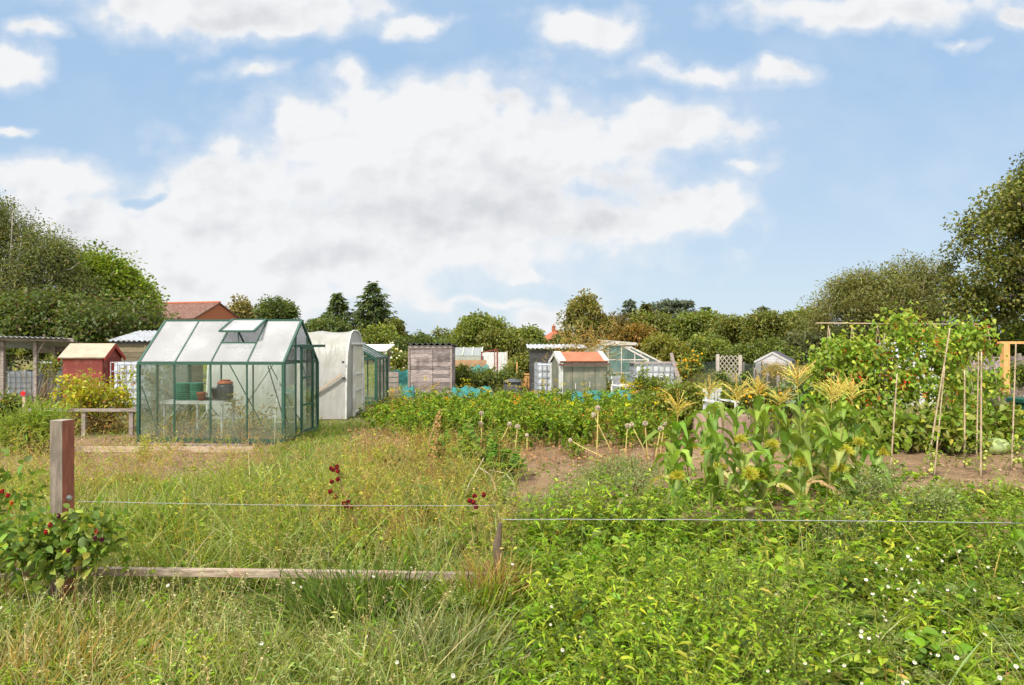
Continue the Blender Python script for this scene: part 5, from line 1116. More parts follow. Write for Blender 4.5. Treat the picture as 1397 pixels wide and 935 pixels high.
bush('dark bramble bush at the left edge below the shelter', 13.2, 15, [(12, 555, 26, 20), (0, 570, 30, 24), (28, 560, 14, 14)], 120, .08, DARK+MID+[(.2, .09, .05, 1)], 'bramble_bush', nper=34)
bush('climbing vine hanging from the open timber shelter', 18.6, 50, [(62, 500, 7, 12), (52, 478, 7, 5), (76, 498, 7, 12), (30, 481, 6, 4)], 20, .08, YEL+MID, 'climbing_vine', 'vine', nper=26)
bush('dark green berry row right of the board shed', 24, 650, [(632, 512, 22, 12), (665, 516, 30, 12), (695, 514, 20, 10), (645, 520, 30, 10)], 150, .10, DARK+MID, 'berry_row')
bush('tall leafy bean bush beside the black shed', 25, 715, [(712, 500, 10, 16), (700, 505, 10, 10), (726, 495, 6, 14)], 60, .10, YEL+MID, 'bean_bush')
bush('white flowering bush beyond the polytunnel', 32, 545, [(545, 492, 18, 10), (535, 484, 12, 8), (555, 500, 14, 9)], 110, .11, MID+YEL, 'flowering_bush', flowers=[(.75, .75, .72, 1)], fl_n=80, fl_r=.055)
bush('low green hedge bush behind the slatted planter', 28, 550, [(548, 516, 24, 8), (525, 505, 12, 8)], 60, .10, MID+LUSH[:1], 'berry_row', flowers=[(.55, .42, .05, 1)], fl_n=24, fl_r=.05)
bush('tangle of dry grass and vines over the roof of the old glasshouse', 21.6, 790, [(795, 478, 30, 6), (815, 470, 18, 8), (775, 478, 20, 4), (806, 492, 8, 14), (780, 466, 6, 5)], 34, .28, TAN+[(.25, .25, .09, 1)], 'dry_vine', 'vine', aspect=.05, nper=30, up=.8, twigs=30)
bush('green climbing plant between the metal shed and the old glasshouse', 19.5, 830, [(820, 515, 8, 22), (835, 530, 16, 8), (845, 520, 8, 10)], 60, .075, MID+TAN[:1], 'climbing_plant', 'plant', nper=30)
bush('leafy plants against the front of the plank lidded tank', 17.8, 878, [(872, 522, 8, 14), (890, 530, 26, 12), (905, 515, 4, 18), (860, 535, 14, 10), (876, 508, 4, 12)], 90, .075, MID+LUSH[:1], 'climbing_plant', 'plant', nper=30)
bush('clump of yellow daisies beyond the leaning planks', 22.5, 938, [(935, 503, 14, 10), (948, 498, 8, 12), (925, 506, 8, 8)], 40, .09, MID, 'yellow_daisies', 'flowers', flowers=[(.65, .42, .02, 3), (.55, .33, .02, 1)], fl_n=110, fl_r=.034)
bush('patch of orange yellow marigolds behind the corn', 13.2, 1038, [(1032, 537, 22, 12), (1050, 548, 16, 12), (1018, 545, 10, 8)], 44, .06, MID, 'marigold_plants', 'flowers', flowers=[(.62, .40, .03, 3), (.5, .36, .05, 1)], fl_n=150, fl_r=.028)
bush('green plants massed behind the corn under the trellis', 13.6, 960, [(935, 540, 34, 16), (985, 548, 30, 16), (905, 550, 24, 14), (950, 560, 40, 14), (880, 565, 20, 14)], 210, .08, MID+YEL+LUSH[:1], 'vegetable_row', 'crop')
bush('dark climbing beans on the lattice trellis', 19.6, 990, [(985, 520, 8, 14), (1020, 518, 8, 14), (1000, 530, 14, 8)], 54, .08, DARK+LUSH[:1], 'climbing_plant', 'plant')
bush('pale grey green cabbages beside the net fence', 14.2, 1060, [(1055, 545, 12, 8), (1075, 540, 14, 10), (1095, 535, 16, 14)], 60, .12, [(.2, .25, .15, 2), (.15, .2, .1, 1)], 'cabbage_row', 'crop', nper=16, shape='oval', aspect=.8)
bush('tall tawny dry weeds in front of the small grey shed', 23, 1070, [(1062, 508, 20, 8), (1092, 514, 18, 6), (1050, 510, 12, 8)], 60, .13, TAN+YEL, 'dry_bush', aspect=.15, up=.7)
bush('lavender bush between the beans and the orange frame', 12.8, 1362, [(1360, 548, 26, 14), (1385, 545, 14, 12), (1345, 552, 12, 10)], 110, .05, [(.22, .19, .22, 3), (.2, .2, .16, 2), (.28, .22, .3, 1)], 'lavender_bush', aspect=.25, up=.9)
bush('nettles and weeds below the close boarded fence', 16, 1385, [(1385, 510, 24, 14), (1350, 520, 18, 14), (1410, 515, 18, 16)], 90, .08, MID+DARK, 'weed_bush')
bush('feathery light green plant behind the red faced post', 10.8, 50, [(45, 585, 30, 14), (20, 592, 26, 12), (72, 580, 20, 14), (50, 568, 20, 10)], 120, .16, [(.22, .29, .07, 3), (.17, .24, .055, 2), (.28, .32, .1, 1)], 'asparagus_fern', 'plant', aspect=.09, nper=34, up=1.1, spread=.13)
bush('clipped bright green herb hedge at the right edge of the soil', 7.1, 1330, [(1285, 682, 26, 18), (1330, 690, 40, 20), (1385, 688, 34, 20), (1430, 690, 30, 22)], 190, .045, LUSH+MID, 'herb_hedge', 'hedge', nper=40, shape='tri2')
FAT = [(.23, .28, .13, 3), (.18, .23, .09, 3), (.28, .31, .16, 1)]
for lb, D, px, bl in (('grey green fat hen weed right of the corn', 6.3, 1190, [(1185, 665, 26, 24), (1200, 700, 36, 22), (1170, 690, 26, 20), (1215, 655, 14, 16)]),
                      ('feathery grey weed before the herb hedge', 5.9, 1265, [(1262, 690, 28, 20), (1275, 720, 34, 16), (1245, 715, 22, 16), (1285, 680, 12, 14)]),
                      ('low grey green weed under the leaning seed heads', 8.2, 850, [(850, 640, 36, 10), (885, 645, 24, 12), (815, 650, 24, 9)]),
                      ('low grey green weed left of the corn', 6.9, 800, [(800, 672, 36, 10), (845, 662, 34, 8), (765, 682, 30, 9), (875, 660, 26, 10), (730, 690, 26, 8)]),
                      ('spindly grey weed at the right of the first tall weed', 5.6, 1140, [(1140, 740, 26, 14), (1165, 725, 18, 16)])):
    bush(lb, D, px, bl, 66 if px in (800, 850) else 105, .042, FAT, 'fat_hen_weed', 'weed', nper=44, aspect=.34, up=1.1, spread=.085, twigs=70)
bush('yellow green flowering weed in front of the greenhouse corner', 10.2, 193, [(193, 640, 9, 12), (196, 620, 7, 12), (188, 655, 10, 10), (198, 606, 4, 8)], 36, .05, [(.38, .38, .06, 2), (.29, .32, .06, 2)], 'goldenrod_plant', 'weed', nper=36, aspect=.3, up=1.0, spread=.05)
bush('dried weeds growing inside the greenhouse', 12.4, 300, [(262, 580, 40, 20), (320, 560, 16, 28), (345, 575, 22, 20), (220, 585, 24, 16), (372, 560, 10, 22), (330, 590, 50, 10)], 100, .09, TAN+[(.2, .22, .08, 2)], 'dried_weeds', 'weed', nper=22, aspect=.25, up=.7, spread=.12)
bush('leafy climber behind the left panes of the greenhouse', 13.9, 215, [(212, 515, 12, 26), (235, 500, 8, 20)], 40, .07, YEL+MID, 'climbing_plant', 'plant', nper=16)
bush('lettuce green low plants at the near edge of the potato bed', 10.6, 790, [(785, 612, 14, 8), (770, 640, 10, 4), (735, 640, 12, 4)], 26, .07, LUSH, 'seedling_clump', 'plant', nper=20)

# ---- big lobed plant in the middle ----
def lobed(label, px, D, n, L, pal, h0=.05, name='artichoke_plant'):
    r = thing(name, label, 'plant', X(px, D), D); S = MB()
    for i in range(n):
        az = i*2.4+RG.normal(0, .2); el = RG.uniform(.6, 1.35); F = Fol(); Ln = L*RG.uniform(.7, 1.1); m = 11
        t = np.linspace(0, 1, m); rr = Ln*t*math.cos(el); z = h0+Ln*t*math.sin(el)-.55*Ln*t*t*math.cos(el)
        c = np.stack([np.cos(az)*rr, np.sin(az)*rr, z], 1); dirn = np.array([math.cos(az), math.sin(az), 0]); sd_ = np.array([-math.sin(az), math.cos(az), 0])
        col = pick(pal, 1, .15); F.stem(c[:-1], c[1:], .008*(1-t[:-1]*.8), .008*(1-t[1:]*.8), np.tile([[.22, .26, .1]], (m-1, 1)))
        for s in (-1, 1):
            p = c[2:]; ax = nrm(np.tile(sd_*s+dirn*.75, (m-2, 1))+RG.normal(0, .12, (m-2, 3))); F.leaf(p, ax, np.tile([[0, 0, 1.]], (m-2, 1)), Ln*.34*np.sin(np.pi*(.18+.78*t[2:])), Ln*.17, np.repeat(col, m-2, 0)*RG.uniform(.9, 1.1, (m-2, 1)), 'oval', fold=.15, droop=.1)
        F.build('leaf', M_LEAFG, r)
    return r
AR = [(.15, .26, .05, 2), (.11, .20, .04, 2), (.20, .31, .07, 1)]
lobed('large dark green plant with lobed leaves beside the potato bed', 655, 9.3, 20, .74, AR)
lobed('smaller lobed plant sprawling right of the large dark one', 690, 8.7, 11, .5, AR)
lobed('upright lobed plant left of the large dark one', 600, 10.0, 11, .5, AR)
lobed('floppy leaved plant in the dry weeds by the broken stem', 530, 9.6, 9, .4, AR+YEL)
def drystalk(name, label, px, D, pts, rr, col=(.40, .27, .15), seeds=0):
    r = thing(name, label, 'stalk', X(px, D), D); k = D/F_PX; P = [Vector(((a_-px)*k, RG.normal(0, .02), Z(b_, D)-r.location.z)) for a_, b_ in pts]
    MB().tube(P, [rr*(1-.6*i/len(P)) for i in range(len(P))], 6).build('stem', pmat('dry_stalk_%d' % int(col[0]*100), col, tuple(c*.7 for c in col), scale=12, island=0), r, True)
    if seeds:
        F = Fol(); V = np.array([P[-1].lerp(P[0], t) for t in RG.uniform(0, .6, seeds)])+RG.normal(0, .02, (seeds, 3)); F.ball(V, .010, pick([(.34, .17, .09, 1), (.42, .26, .13, 1)], seeds)); tag(F.build('seeds', M_STALK, r), kind='stuff')
    return r
drystalk('dock_stalk', 'tall rusty brown dock stalk among the dry weeds', 582, 8.6, [(580, 690), (582, 640), (586, 600), (600, 560)], .012, (.36, .18, .1), 130)
for i, (lb, px, D, pts) in enumerate((('pale bent stem arching down left of the broken post', 640, 7.4, [(632, 690), (640, 660), (652, 640), (660, 625)]),
                                      ('pale bent stem hooking to the right of the broken post', 668, 7.4, [(674, 690), (676, 665), (668, 648), (655, 638)]),
                                      ('long arched dry stem over the soil by the lobed plant', 700, 7.6, [(704, 685), (702, 660), (690, 645), (668, 642)]),
                                      ('forked dry twig on the weeds left of the corn', 840, 5.8, [(820, 715), (838, 700), (848, 682), (856, 674)]),
                                      ('straw coloured bent stem on the raspberry leaves', 40, 4.3, [(8, 790), (22, 745), (36, 738), (80, 778)]))):
    drystalk('dead_weed', lb, px, D, pts, .008, (.5, .42, .28))

# ---- dried onion seed heads ----
AL = [((657, 564), (657, 612)), ((656, 578), (658, 611)), ((695, 579), (675, 619)), ((706, 582), (702, 620)), ((719, 594), (719, 622)), ((778, 601), (838, 632)), ((810, 566), (840, 628)), ((816, 557), (814, 630)),
      ((862, 580), (885, 628)), ((856, 581), (853, 625)), ((880, 578), (884, 630)), ((901, 585), (893, 632)), ((906, 578), (900, 630))]
ORD = ['first', 'second', 'third', 'fourth', 'fifth', 'sixth', 'seventh', 'eighth', 'ninth', 'tenth', 'eleventh', 'twelfth', 'thirteenth', 'fourteenth', 'fifteenth', 'sixteenth', 'seventeenth', 'eighteenth']
order = sorted(range(len(AL)), key=lambda i: AL[i][0][0])
for i, (hd, bs) in enumerate(AL):
    D = GD(bs[1]); D2 = D+RG.normal(0, .08); x0 = X(bs[0], D); r = thing('onion_seed_head', 'dried onion seed head on a straw yellow stalk, %s from the left of its row' % ORD[order.index(i)], 'seed head', x0, D, group='dried onion seed heads before the potato bed')
    h = Vector((X(hd[0], D2)-x0, D2-D, Z(hd[1], D2)-r.location.z)); big = .038 if hd[1] < 590 else .028
    MB().tube([(0, 0, -.03), h*.35+Vector((0, 0, .02)), h*.7, h], [.008, .010, .008, .005], 6).build('stalk', pmat('straw_stalk', (.55, .45, .13), (.45, .35, .14), scale=10, island=0), r, True)
    F = Fol(); d = rdir(130); F.stem(np.tile([h], (130, 1)), np.array(h)+d*big*.8, .0012, .001, np.tile([[.4, .36, .28]], (130, 1))); F.ball(np.array(h)+d*big*RG.uniform(.75, 1.05, 130)[:, None], .0062, pick([(.46, .41, .34, 2), (.36, .31, .25, 1)], 130)); F.build('seed_cluster', M_STALK, r)

# ---- sweet corn ----
CORN = [(.155, .225, .05, 3), (.12, .18, .042, 3), (.20, .27, .08, 1)]
def cornleaf(F, base, az, L, Wd, el, droop, col, twist=0, dry=False):
    m = 10; t = np.linspace(0, 1, m); el2 = el
    rr = L*(t*math.cos(el2)+.15*t*t*math.cos(el2)); z = L*t*math.sin(el2)-droop*L*t**2.2
    az2 = az+twist*t; c = np.stack([base[0]+np.cos(az2)*rr, base[1]+np.sin(az2)*rr, base[2]+z], 1)
    w = Wd*np.clip(np.minimum(t*6+.45, 1), 0, 1)*(1-t**2.6); w[-1] = .001
    tang = np.gradient(c, axis=0); tang = nrm(tang); sd_ = nrm(np.stack([-np.sin(az2), np.cos(az2), .35*np.sin(t*9+az)*.6], 1)); up = np.cross(tang, sd_); up *= np.sign(up[:, 2:3]+1e-6)
    wav = .10*Wd*np.sin(t*26+az*3)[:, None]*up; v = np.stack([c-sd_*w[:, None]*.5+up*w[:, None]*.22+wav, c-sd_*w[:, None]*.06, c+sd_*w[:, None]*.06, c+sd_*w[:, None]*.5+up*w[:, None]*.22-wav], 1)
    b = F.n; F.V.append(v.reshape(-1, 3)); cc = np.repeat(col, m*4, 0).reshape(m, 4, 3).copy(); cc[:, 1:3] = cc[:, 1:3]*1.35+.012; F.C.append(cc.reshape(-1, 3)); F.n += m*4
    for i in range(m-1):
        for j in range(3):
            a_ = b+i*4+j; F.L.append(np.array([a_, a_+1, a_+5, a_+4])); F.T.append(np.array([4], np.int32))
def corn(label, px, D, H, tassel=True, cobs=1, nl=8, seed=0, rot=None):
    st = random.Random(seed); r = thing('corn_plant', label, 'corn plant', X(px, D), D, group='sweet corn plants in the corn patch'); r.rotation_euler = (0, 0, 0)
    lean = Vector((st.uniform(-.07, .07), st.uniform(-.05, .05), 0)); hs = H-(.34 if tassel else .1)
    sp_ = lambda t: Vector((lean.x*t*t, lean.y*t*t, hs*t))
    F = Fol(); p = np.array([sp_(i/8) for i in range(9)]); p[0, 2] = -.05; rad = np.linspace(.017, .009, 9); F.stem(p[:-1], p[1:], rad[:-1], rad[1:], pick([(.30, .36, .12, 2), (.36, .38, .15, 1)], 8, .08)); F.build('stalk', M_LEAFG, r, True)
    a0 = st.uniform(0, 6.28)
    for i in range(nl):
        t = .22+.74*i/nl; az = a0+math.pi*(i % 2)+st.gauss(0, .55); L = (.42+.30*math.sin(math.pi*min(t*1.05, 1)))*st.uniform(.75, 1.1)*min(1, .55+H*.4); F = Fol()
        dry = i < 2 and st.random() < .5
        col = pick([(.36, .33, .18, 1)], 1, .1) if dry else pick(CORN, 1, .1)
        cornleaf(F, sp_(t), az, L, .112*st.uniform(.8, 1.25), st.uniform(.95, 1.35) if not dry else .3, st.uniform(.55, 1.2), col, st.uniform(-.5, .5)); F.build('leaf', M_LEAFG, r, True)
    if tassel:
        F = Fol(); tp = np.array(sp_(1)); tt = tp+[lean.x*.4, 0, .34]; TC = [(.66, .58, .22, 3), (.6, .5, .18, 2), (.72, .66, .32, 1)]
        F.stem(tp[None], tt[None], .005, .002, np.array([[.6, .42, .16]])); n = 28; b0 = tp+np.array([0, 0, .34])*RG.uniform(.12, .5, n)[:, None]; d = rdir(n, .15, .75); d[:, 2] = np.abs(d[:, 2])+.35; d = nrm(d); Ln = RG.uniform(.15, .26, n)[:, None]
        m_ = b0+d*Ln*.55; e_ = m_+nrm(d+[0, 0, -.22]+.25*rdir(n))*Ln*.5; cb = pick(TC, n, .12); F.stem(b0, m_, .0036, .0036, cb); F.stem(m_, e_, .0036, .002, cb)
        for q0, q1 in ((b0, m_), (m_, e_)):
            for k in range(8):
                q = q0+(q1-q0)*((k+.5)/8); F.leaf(q, nrm(q1-q0+RG.normal(0, .03, q.shape)*2), rdir(n), .016, .008, cb*RG.uniform(.85, 1.15, (n, 1)), 'tri2')
        q = tp+np.array([0, 0, .34])*RG.uniform(.4, 1, 40)[:, None]; F.leaf(q, nrm(rdir(40, -.2, .3)*.5+[0, 0, 1]), rdir(40), .02, .009, pick([(.58, .36, .13, 1)], 40, .12), 'tri2'); F.build('tassel', M_LEAF, r)
    for c_ in range(cobs):
        t = st.uniform(.38, .58); az = st.uniform(-2.6, -.5); b0 = sp_(t); d = Vector((math.cos(az)*.42, math.sin(az)*.42, 1)).normalized(); e_ = b0+d*.2
        cb = MB().tube([b0, b0+d*.05, b0+d*.12, e_], [.012, .026, .028, .012], 8).build('cob', pmat('corn_husk', (.33, .42, .13), (.26, .35, .1), scale=9, stretch=(6, 6, 1), island=0), r, True)
        F = Fol(); n = 340; q = np.tile([e_-d*.015], (n, 1)); dd_ = nrm(rdir(n, -.5, 1)+np.array(d)*.5); m_ = q+dd_*RG.uniform(.025, .06, n)[:, None]; e2 = m_+nrm(dd_+[0, 0, -.5]+.3*rdir(n))*RG.uniform(.015, .045, n)[:, None]; sc_ = pick([(.60, .60, .12, 3), (.66, .62, .2, 1)], n, .12)
        F.stem(q, m_, .0019, .0018, sc_); F.stem(m_, e2, .0018, .0013, sc_); F.build('silk', M_LEAF, cb)
    return r
CP = [('front left corn plant without a tassel nearest the wire', 924, 6.25, .92, False, 1), ('short front corn plant with two silky cobs', 1012, 6.35, .86, False, 2), ('front corn plant with a drooping leaf over the wire', 1093, 6.15, 1.02, False, 1),
      ('front right corn plant with a browned cob', 1139, 6.5, 1.02, False, 2), ('tasselled corn at the left end of the middle row', 917, 7.3, 1.26, True, 0), ('corn with a single tall leaf in front of the planter', 968, 7.0, 1.24, False, 1),
      ('tasselled corn right in front of the planter box', 1002, 7.2, 1.40, True, 1), ('leafy corn without tassel in the middle of the patch', 1046, 7.1, 1.18, False, 1), ('tallest corn with a large open tassel', 1097, 7.0, 1.52, True, 1),
      ('right middle corn with a wide tassel', 1166, 7.3, 1.42, True, 1), ('low corn at the right end of the middle row', 1192, 7.0, .95, False, 1), ('back left corn with a tassel above the potato bed', 961, 8.4, 1.38, True, 0),
      ('back corn with a tassel before the marigolds', 1034, 8.3, 1.39, True, 1), ('back corn with a short pale tassel near the grey shed', 1073, 8.6, 1.26, True, 0), ('back right corn with a tassel close to the bean canes', 1146, 8.2, 1.40, True, 1),
      ('back corn hidden among leaves in the middle of the patch', 1115, 8.0, 1.12, False, 1), ('lone corn plant cut by the right edge', 1412, 4.5, .74, False, 0), ('leaning corn at the left rear of the patch', 938, 7.7, 1.05, False, 1), ('bushy corn between the two short front plants', 972, 6.6, 1.0, False, 1), ('leafy corn filling the right rear of the patch', 1128, 7.6, 1.15, False, 0), ('tasselled corn standing between the tallest and the right middle plants', 1132, 7.4, 1.36, True, 0), ('low leafy corn at the centre front before the planter', 1040, 6.5, .8, False, 1)]
for i, (lb, px, D, H, ta, cb) in enumerate(CP): corn(lb, px, D, H, ta, cb, 9 if H > 1.1 else 8, 100+i)

# ---- runner beans on canes ----
BEAN = [(.19, .28, .05, 3), (.15, .225, .045, 3), (.27, .34, .08, 2), (.36, .39, .09, 1)]
xL, xR, bD = X(1118, 11.6), X(1352, 11.6), 11.6
br = thing('runner_bean_row', 'tall row of runner beans with scarlet flowers covering the canes', 'bean row', (xL+xR)/2, bD); F = Fol(); ctr = np.array([(xL+xR)/2, bD, br.location.z])
ncl = 520; cx = RG.uniform(xL, xR, ncl); cz = RG.uniform(.05, 1, ncl)**.85; hgt = 1.92+.22*(vnoise(cx*2.2, cx*0, 95)-.5)-.35*ss(xL+.9, xL, cx)-.25*ss(xR-.7, xR, cx)+.16*np.sin(cx*5); czz = .08+cz*hgt; wy = .55-.35*cz
keep = ~((vnoise(cx*1.9, czz*2.2, 88) < .33) & (czz > .45) & (czz < 1.9)); cx, czz, wy = cx[keep], czz[keep], wy[keep]; ncl = len(cx)
C = np.stack([cx, bD+RG.choice([-1, 1], ncl)*wy*RG.uniform(.5, 1.1, ncl), czz], 1)-[ctr[0], ctr[1], 0]
idx = np.repeat(np.arange(ncl), 21); P = C[idx]+RG.normal(0, .12, (len(idx), 3)); ax = nrm(rdir(len(idx))*[1, 1, .4]+[0, 0, -.45]); F.leaf(P, ax, nrm(np.array([[0, -.5, .8]])+.5*RG.standard_normal((len(idx), 3))), (.08*RG.uniform(.5, 1.3, len(idx))), .066*RG.uniform(.6, 1.2, len(idx)), pick(BEAN, len(idx), .15), 'heart', fold=.15, droop=.25)
# tendrils of young growth above the top
tpx = RG.uniform(xL+.1, xR-.05, 26)-ctr[0]; tz = RG.uniform(1.85, 2.15, 26)
for k in range(10): F.leaf(np.stack([tpx+RG.normal(0, .06, 26), RG.normal(0, .12, 26), tz-.04*k+RG.normal(0, .03, 26)], 1), rdir(26, -.3, .5), rdir(26, .2, 1), .06, .045, pick(BEAN[2:], 26), 'heart')
F.build('foliage', M_LEAFG, br)
G = Fol(); i = RG.choice(ncl, 170); top = C[i]-[0, .16, 0]; top = top[(top[:, 2] > .7)]; n = len(top); idx = np.repeat(np.arange(n), 5); G.leaf(top[idx]+[0, -.1, 0]+RG.normal(0, 1, (len(idx), 3))*[.025, .05, .045], rdir(len(idx)), rdir(len(idx)), .026, .022, pick([(.55, .025, .012, 3), (.5, .05, .015, 1), (.55, .10, .02, 1)], len(idx), .15), 'tri2'); tag(G.build('flowers', M_LEAF, br), kind='stuff')
def cane(label, x0, y0, x1, y1, z1, rr=.011, mat=None, grp='bamboo canes'):
    r = thing('bamboo_cane', label, 'cane', x0, y0, group=grp); h = Vector((x1-x0, y1-y0, z1-r.location.z)); b = MB(); P = [h*(i/10) for i in range(11)]; P[0] = Vector((0, 0, -.06))
    b.tube(P, [rr*(1-.35*i/10) for i in range(11)], 7)
    for i in range(1, 10): b.tube([P[i]-h.normalized()*.006, P[i], P[i]+h.normalized()*.006], [rr*.9, rr*1.25, rr*.9], 7, False)
    b.build('pole', mat or M_BAMBOO, r, True); return r
for k, px_ in enumerate((1128, 1160, 1195, 1235, 1275, 1312, 1345)):
    x = X(px_, bD); cane('front cane of the bean row, %s from the left' % ORD[k], x, bD-.5, x+.05, bD+.02, 2.0, grp='canes holding up the runner beans'); cane('rear cane of the bean row, %s from the left' % ORD[k], x+.1, bD+.5, x+.02, bD-.02, 2.05, grp='canes holding up the runner beans')
r = thing('ridge_cane', 'horizontal cane tied along the top of the bean row', 'cane', X(1113, bD), bD, 0); MB().tube([(0, 0, Z(441, bD)), (2.9, 0, Z(447, bD)+.05)], .011, 7).build('pole', M_BAMBOO, r, True)
ST = [((1207, 455), (1190, 612), 'leaning pale cane at the left end of the tomato canes'), ((1223, 485), (1217, 607), 'slim straight cane just right of the leaning pale cane'), ((1224, 510), (1215, 638), 'short cane with a tomato plant left of the paired canes'),
      ((1296, 448), (1264, 645), 'left leg of the paired brown canes crossing at the top'), ((1289, 500), (1274, 652), 'thin straight cane between the paired brown canes'), ((1299, 462), (1276, 605), 'right leg of the paired brown canes crossing at the top'),
      ((1316, 505), (1316, 638), 'straight mid height cane right of the paired canes'), ((1335, 480), (1332, 640), 'dark thin cane beside the thick pale cane'), ((1339, 480), (1338, 652), 'thick pale upright cane left of the marrow'), ((1386, 469), (1380, 642), 'tall brown cane right of the marrow'), ((1398, 600), (1398, 640), 'short cane stub at the right edge')]
for (tp, bs, lb) in ST:
    D = GD(bs[1]); cane(lb, X(bs[0], D), D, X(tp[0], D+.05), D+.05, Z(tp[1], D+.05), .010 if 'thin' in lb or 'slim' in lb else .013, grp='tomato canes on the bare soil')
def tomato(label, px, py, h, n, nf, seed):
    D = GD(py); r = thing('tomato_plant', label, 'tomato plant', X(px, D), D-.02, group='staked tomato plants'); F = Fol(); rs = np.random.default_rng(seed)
    p0 = np.array([[0, 0, 0.]]); p = np.stack([rs.normal(0, .012, 7), rs.normal(0, .012, 7), np.linspace(-.03, h, 7)], 1); F.stem(p[:-1], p[1:], .005, .004, np.tile([[.2, .25, .09]], (6, 1)))
    for k in range(n):
        t = rs.uniform(.15, 1); b0 = np.array([0, 0, h*t]); az = rs.uniform(0, 6.28); d = np.array([math.cos(az), math.sin(az), .25]); Ln = rs.uniform(.1, .2); m = 7
        q = b0+d*np.linspace(.2, 1, m)[:, None]*Ln+np.array([0, 0, -.5])*Ln*np.linspace(0, 1, m)[:, None]**2; F.stem(b0[None], q[-1:], .002, .001, np.array([[.2, .25, .09]])); F.leaf(q, nrm(rs.normal(0, .7, (m, 3))+d), np.tile([[0, 0, 1.]], (m, 1)), .05, .03, pick(MID+LUSH[:2], m, .15), 'oval')
    F.build('foliage', M_LEAFG, r)
    for k in range(nf):
        G = Fol(); zc = h*(.12+.3*k); m = 9; az = -1.57+rs.normal(0, .6); c = np.array([math.cos(az)*.05, math.sin(az)*.05, zc+.06])+rs.normal(0, .026, (m, 3)); G.ball(c, .022*rs.uniform(.75, 1.15, m), pick([(.55, .56, .24, 2), (.46, .52, .18, 1)], m, .08)); G.build('tomatoes', M_LEAFG, r, True)
for k, (px_, py_, h_, n_, nf_, lb) in enumerate(((1215, 636, .55, 12, 1, 'tomato plant with pale fruit on the short left cane'), (1190, 613, .3, 8, 1, 'small tomato plant at the foot of the leaning pale cane'), (1270, 648, .5, 14, 2, 'tomato plant on the paired brown canes'), (1316, 638, .4, 12, 1, 'sparse tomato plant on the straight mid height cane'), (1335, 646, .55, 16, 2, 'tomato plant laden with green fruit left of the marrow'), (1381, 641, .6, 16, 2, 'tomato plant laden with fruit right of the marrow'), (1240, 610, .55, 14, 0, 'bushy fruitless tomato plant before the bean row'), (1400, 650, .45, 12, 1, 'tomato plant cut off by the right edge'))): tomato(lb, px_, py_, h_, n_, nf_, 30+k)
bush('low squash and bean foliage at the foot of the bean row', 11.0, 1260, [(1220, 590, 40, 14), (1280, 586, 44, 16), (1330, 590, 24, 12), (1180, 592, 30, 12), (1375, 580, 26, 14), (1110, 600, 30, 8)], 150, .11, BEAN+MID, 'squash_plants', 'crop', nper=20, shape='heart', aspect=.9, spread=.13)
mr = thing('marrow', 'large pale green marrow lying on the soil by the bean row', 'marrow', X(1357, 10.9), 10.85, float(gz(X(1357, 10.9), 10.85))+.125, .12)
b = MB(); pr = [(.02, -.2), (.09, -.185), (.125, -.12), (.135, 0), (.12, .1), (.085, .17), (.03, .2)]
vs = []; ns = 22
for r_, l_ in pr:
    for k in range(ns): t = 2*math.pi*k/ns; q = r_*(1+.02*math.cos(10*t)); vs.append((l_, q*math.cos(t), q*math.sin(t)))
b.poly(vs, [(i*ns+k, i*ns+(k+1) % ns, (i+1)*ns+(k+1) % ns, (i+1)*ns+k) for i in range(len(pr)-1) for k in range(ns)]+[tuple(range(ns))[::-1], tuple((len(pr)-1)*ns+k for k in range(ns))])
b.build('fruit', pmat('marrow_skin', (.34, .40, .17), (.25, .33, .13), rough=.4, scale=7, stretch=(1, 5, 5), island=0, bump=.1), mr, True); MB().tube([(.19, 0, 0), (.23, 0, .02), (.26, 0, .05)], [.018, .014, .016], 7).build('stalk', pmat('marrow_stalk', (.25, .3, .1), (.2, .25, .08), island=0), mr, True)

# ---- raspberries ----
def raspberry(label, D, px, blobs, ncl, berries, nper=11):
    r = thing('raspberry_bush', label, 'raspberry bush', X(px, D), D); k = D/F_PX; x = X(px, D)
    wb = [(X(b_[0], D)-x, b_[4] if len(b_) > 4 else 0, Z(b_[1], D)-r.location.z, b_[2]*k, b_[2]*k*.6, b_[3]*k) for b_ in blobs]; F = Fol()
    C = crown(F, wb, int(ncl*1.15), nper, .068, .044, [(.15, .22, .055, 3), (.11, .165, .05, 3), (.20, .27, .07, 2), (.32, .34, .09, .9)], .085, .5, 'oval'); F.build('foliage', M_LEAFG, r)
    S = Fol(); i = RG.choice(len(C), min(14, len(C))); S.stem(C[i]*[.4, .4, 0], C[i], .004, .002, pick([(.3, .26, .12, 1), (.3, .15, .1, 1)], len(i))); S.build('canes', M_STALK, r)
    n = 26
    for (bx, by, cc) in berries:
        G = Fol()
        c = np.array([X(bx, D)-x, -.27*RG.uniform(.8, 1.2), Z(by, D)-r.location.z]); d = rdir(n); G.ball(c+d*[.009, .009, .013], .0048, pick([cc+(1,)], n, .15))
        G.stem(c[None]+[[0, 0, .012]], c[None]+[[RG.normal(0, .02), .05, .06]], .0015, .0012, np.array([[.25, .26, .1]])); G.build('berry', M_LEAFG, r)
    return r
RD, RK, RO = (.30, .015, .03), (.07, .012, .025), (.5, .16, .05)
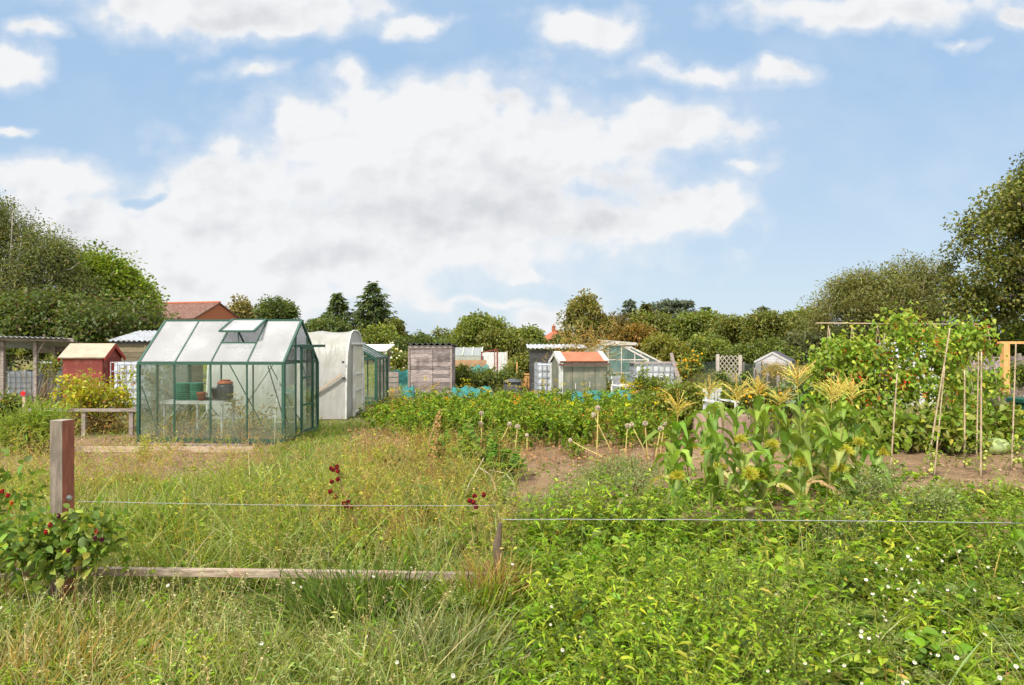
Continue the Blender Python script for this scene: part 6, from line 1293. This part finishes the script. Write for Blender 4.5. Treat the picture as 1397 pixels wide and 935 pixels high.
raspberry('raspberry bush with dark ripe berries around the red faced post', 4.3, 90, [(60, 738, 60, 18), (112, 722, 36, 16), (20, 740, 36, 22), (142, 728, 18, 12), (90, 756, 60, 10), (-30, 735, 40, 24)], 105, [(112, 692, RK), (110, 700, RD), (165, 718, RK), (172, 721, RK), (162, 712, RD), (128, 735, RK), (97, 712, RD), (30, 698, RD), (34, 694, RD), (26, 703, RD), (27, 690, RO), (16, 696, RO), (22, 699, RD)])
raspberry('raspberry canes with orange and red fruit at the left edge', 4.6, 10, [(8, 655, 18, 26), (30, 690, 22, 20), (40, 645, 14, 18), (-20, 690, 30, 30)], 22, [(9, 676, RD), (10, 669, RO), (1, 669, RO), (0, 658, RK), (27, 651, RD), (40, 660, RD), (49, 676, RO), (50, 664, RD)], 8)
def bramble(label, D, px, pts, berries):
    r = thing('berry_cane', label, 'berry cane', X(px, D), D); k = D/F_PX; x = X(px, D); P = [Vector(((a_-px)*k, 0, Z(b_, D)-r.location.z)) for a_, b_ in pts]; MB().tube(P, .004, 6).build('cane', pmat('bramble_stem', (.2, .2, .08), (.24, .12, .07), island=0), r, True)
    F = Fol(); q = np.array([P[i % len(P)].lerp(P[(i+1) % len(P)], RG.uniform()) for i in range(12)]); F.leaf(q, rdir(12, -.3, .5), rdir(12, .3, 1), .08, .05, pick(MID, 12), 'oval'); F.build('foliage', M_LEAFG, r)
    for (bx, by) in berries:
        G = Fol()
        c = np.array([(bx-px)*k, -.03, Z(by, D)-r.location.z]); d = rdir(30); G.ball(c+d*[.013, .013, .015], .007, pick([(.20, .012, .02, 2), (.09, .01, .02, 1)], 30, .2)); G.build('berry', M_LEAFG, r)
bramble('arching cane with dark red berries in the long grass', 5.6, 470, [(490, 735), (484, 700), (468, 668), (458, 636)], [(461, 636), (462, 642), (453, 638), (454, 656), (462, 653), (452, 670), (459, 677), (470, 686), (474, 690), (481, 690), (456, 640), (476, 684)])
bramble('cane with a few dark berries beside the broken post', 5.2, 655, [(652, 740), (648, 705), (645, 675)], [(646, 684), (650, 690), (641, 682), (648, 676), (660, 674)])
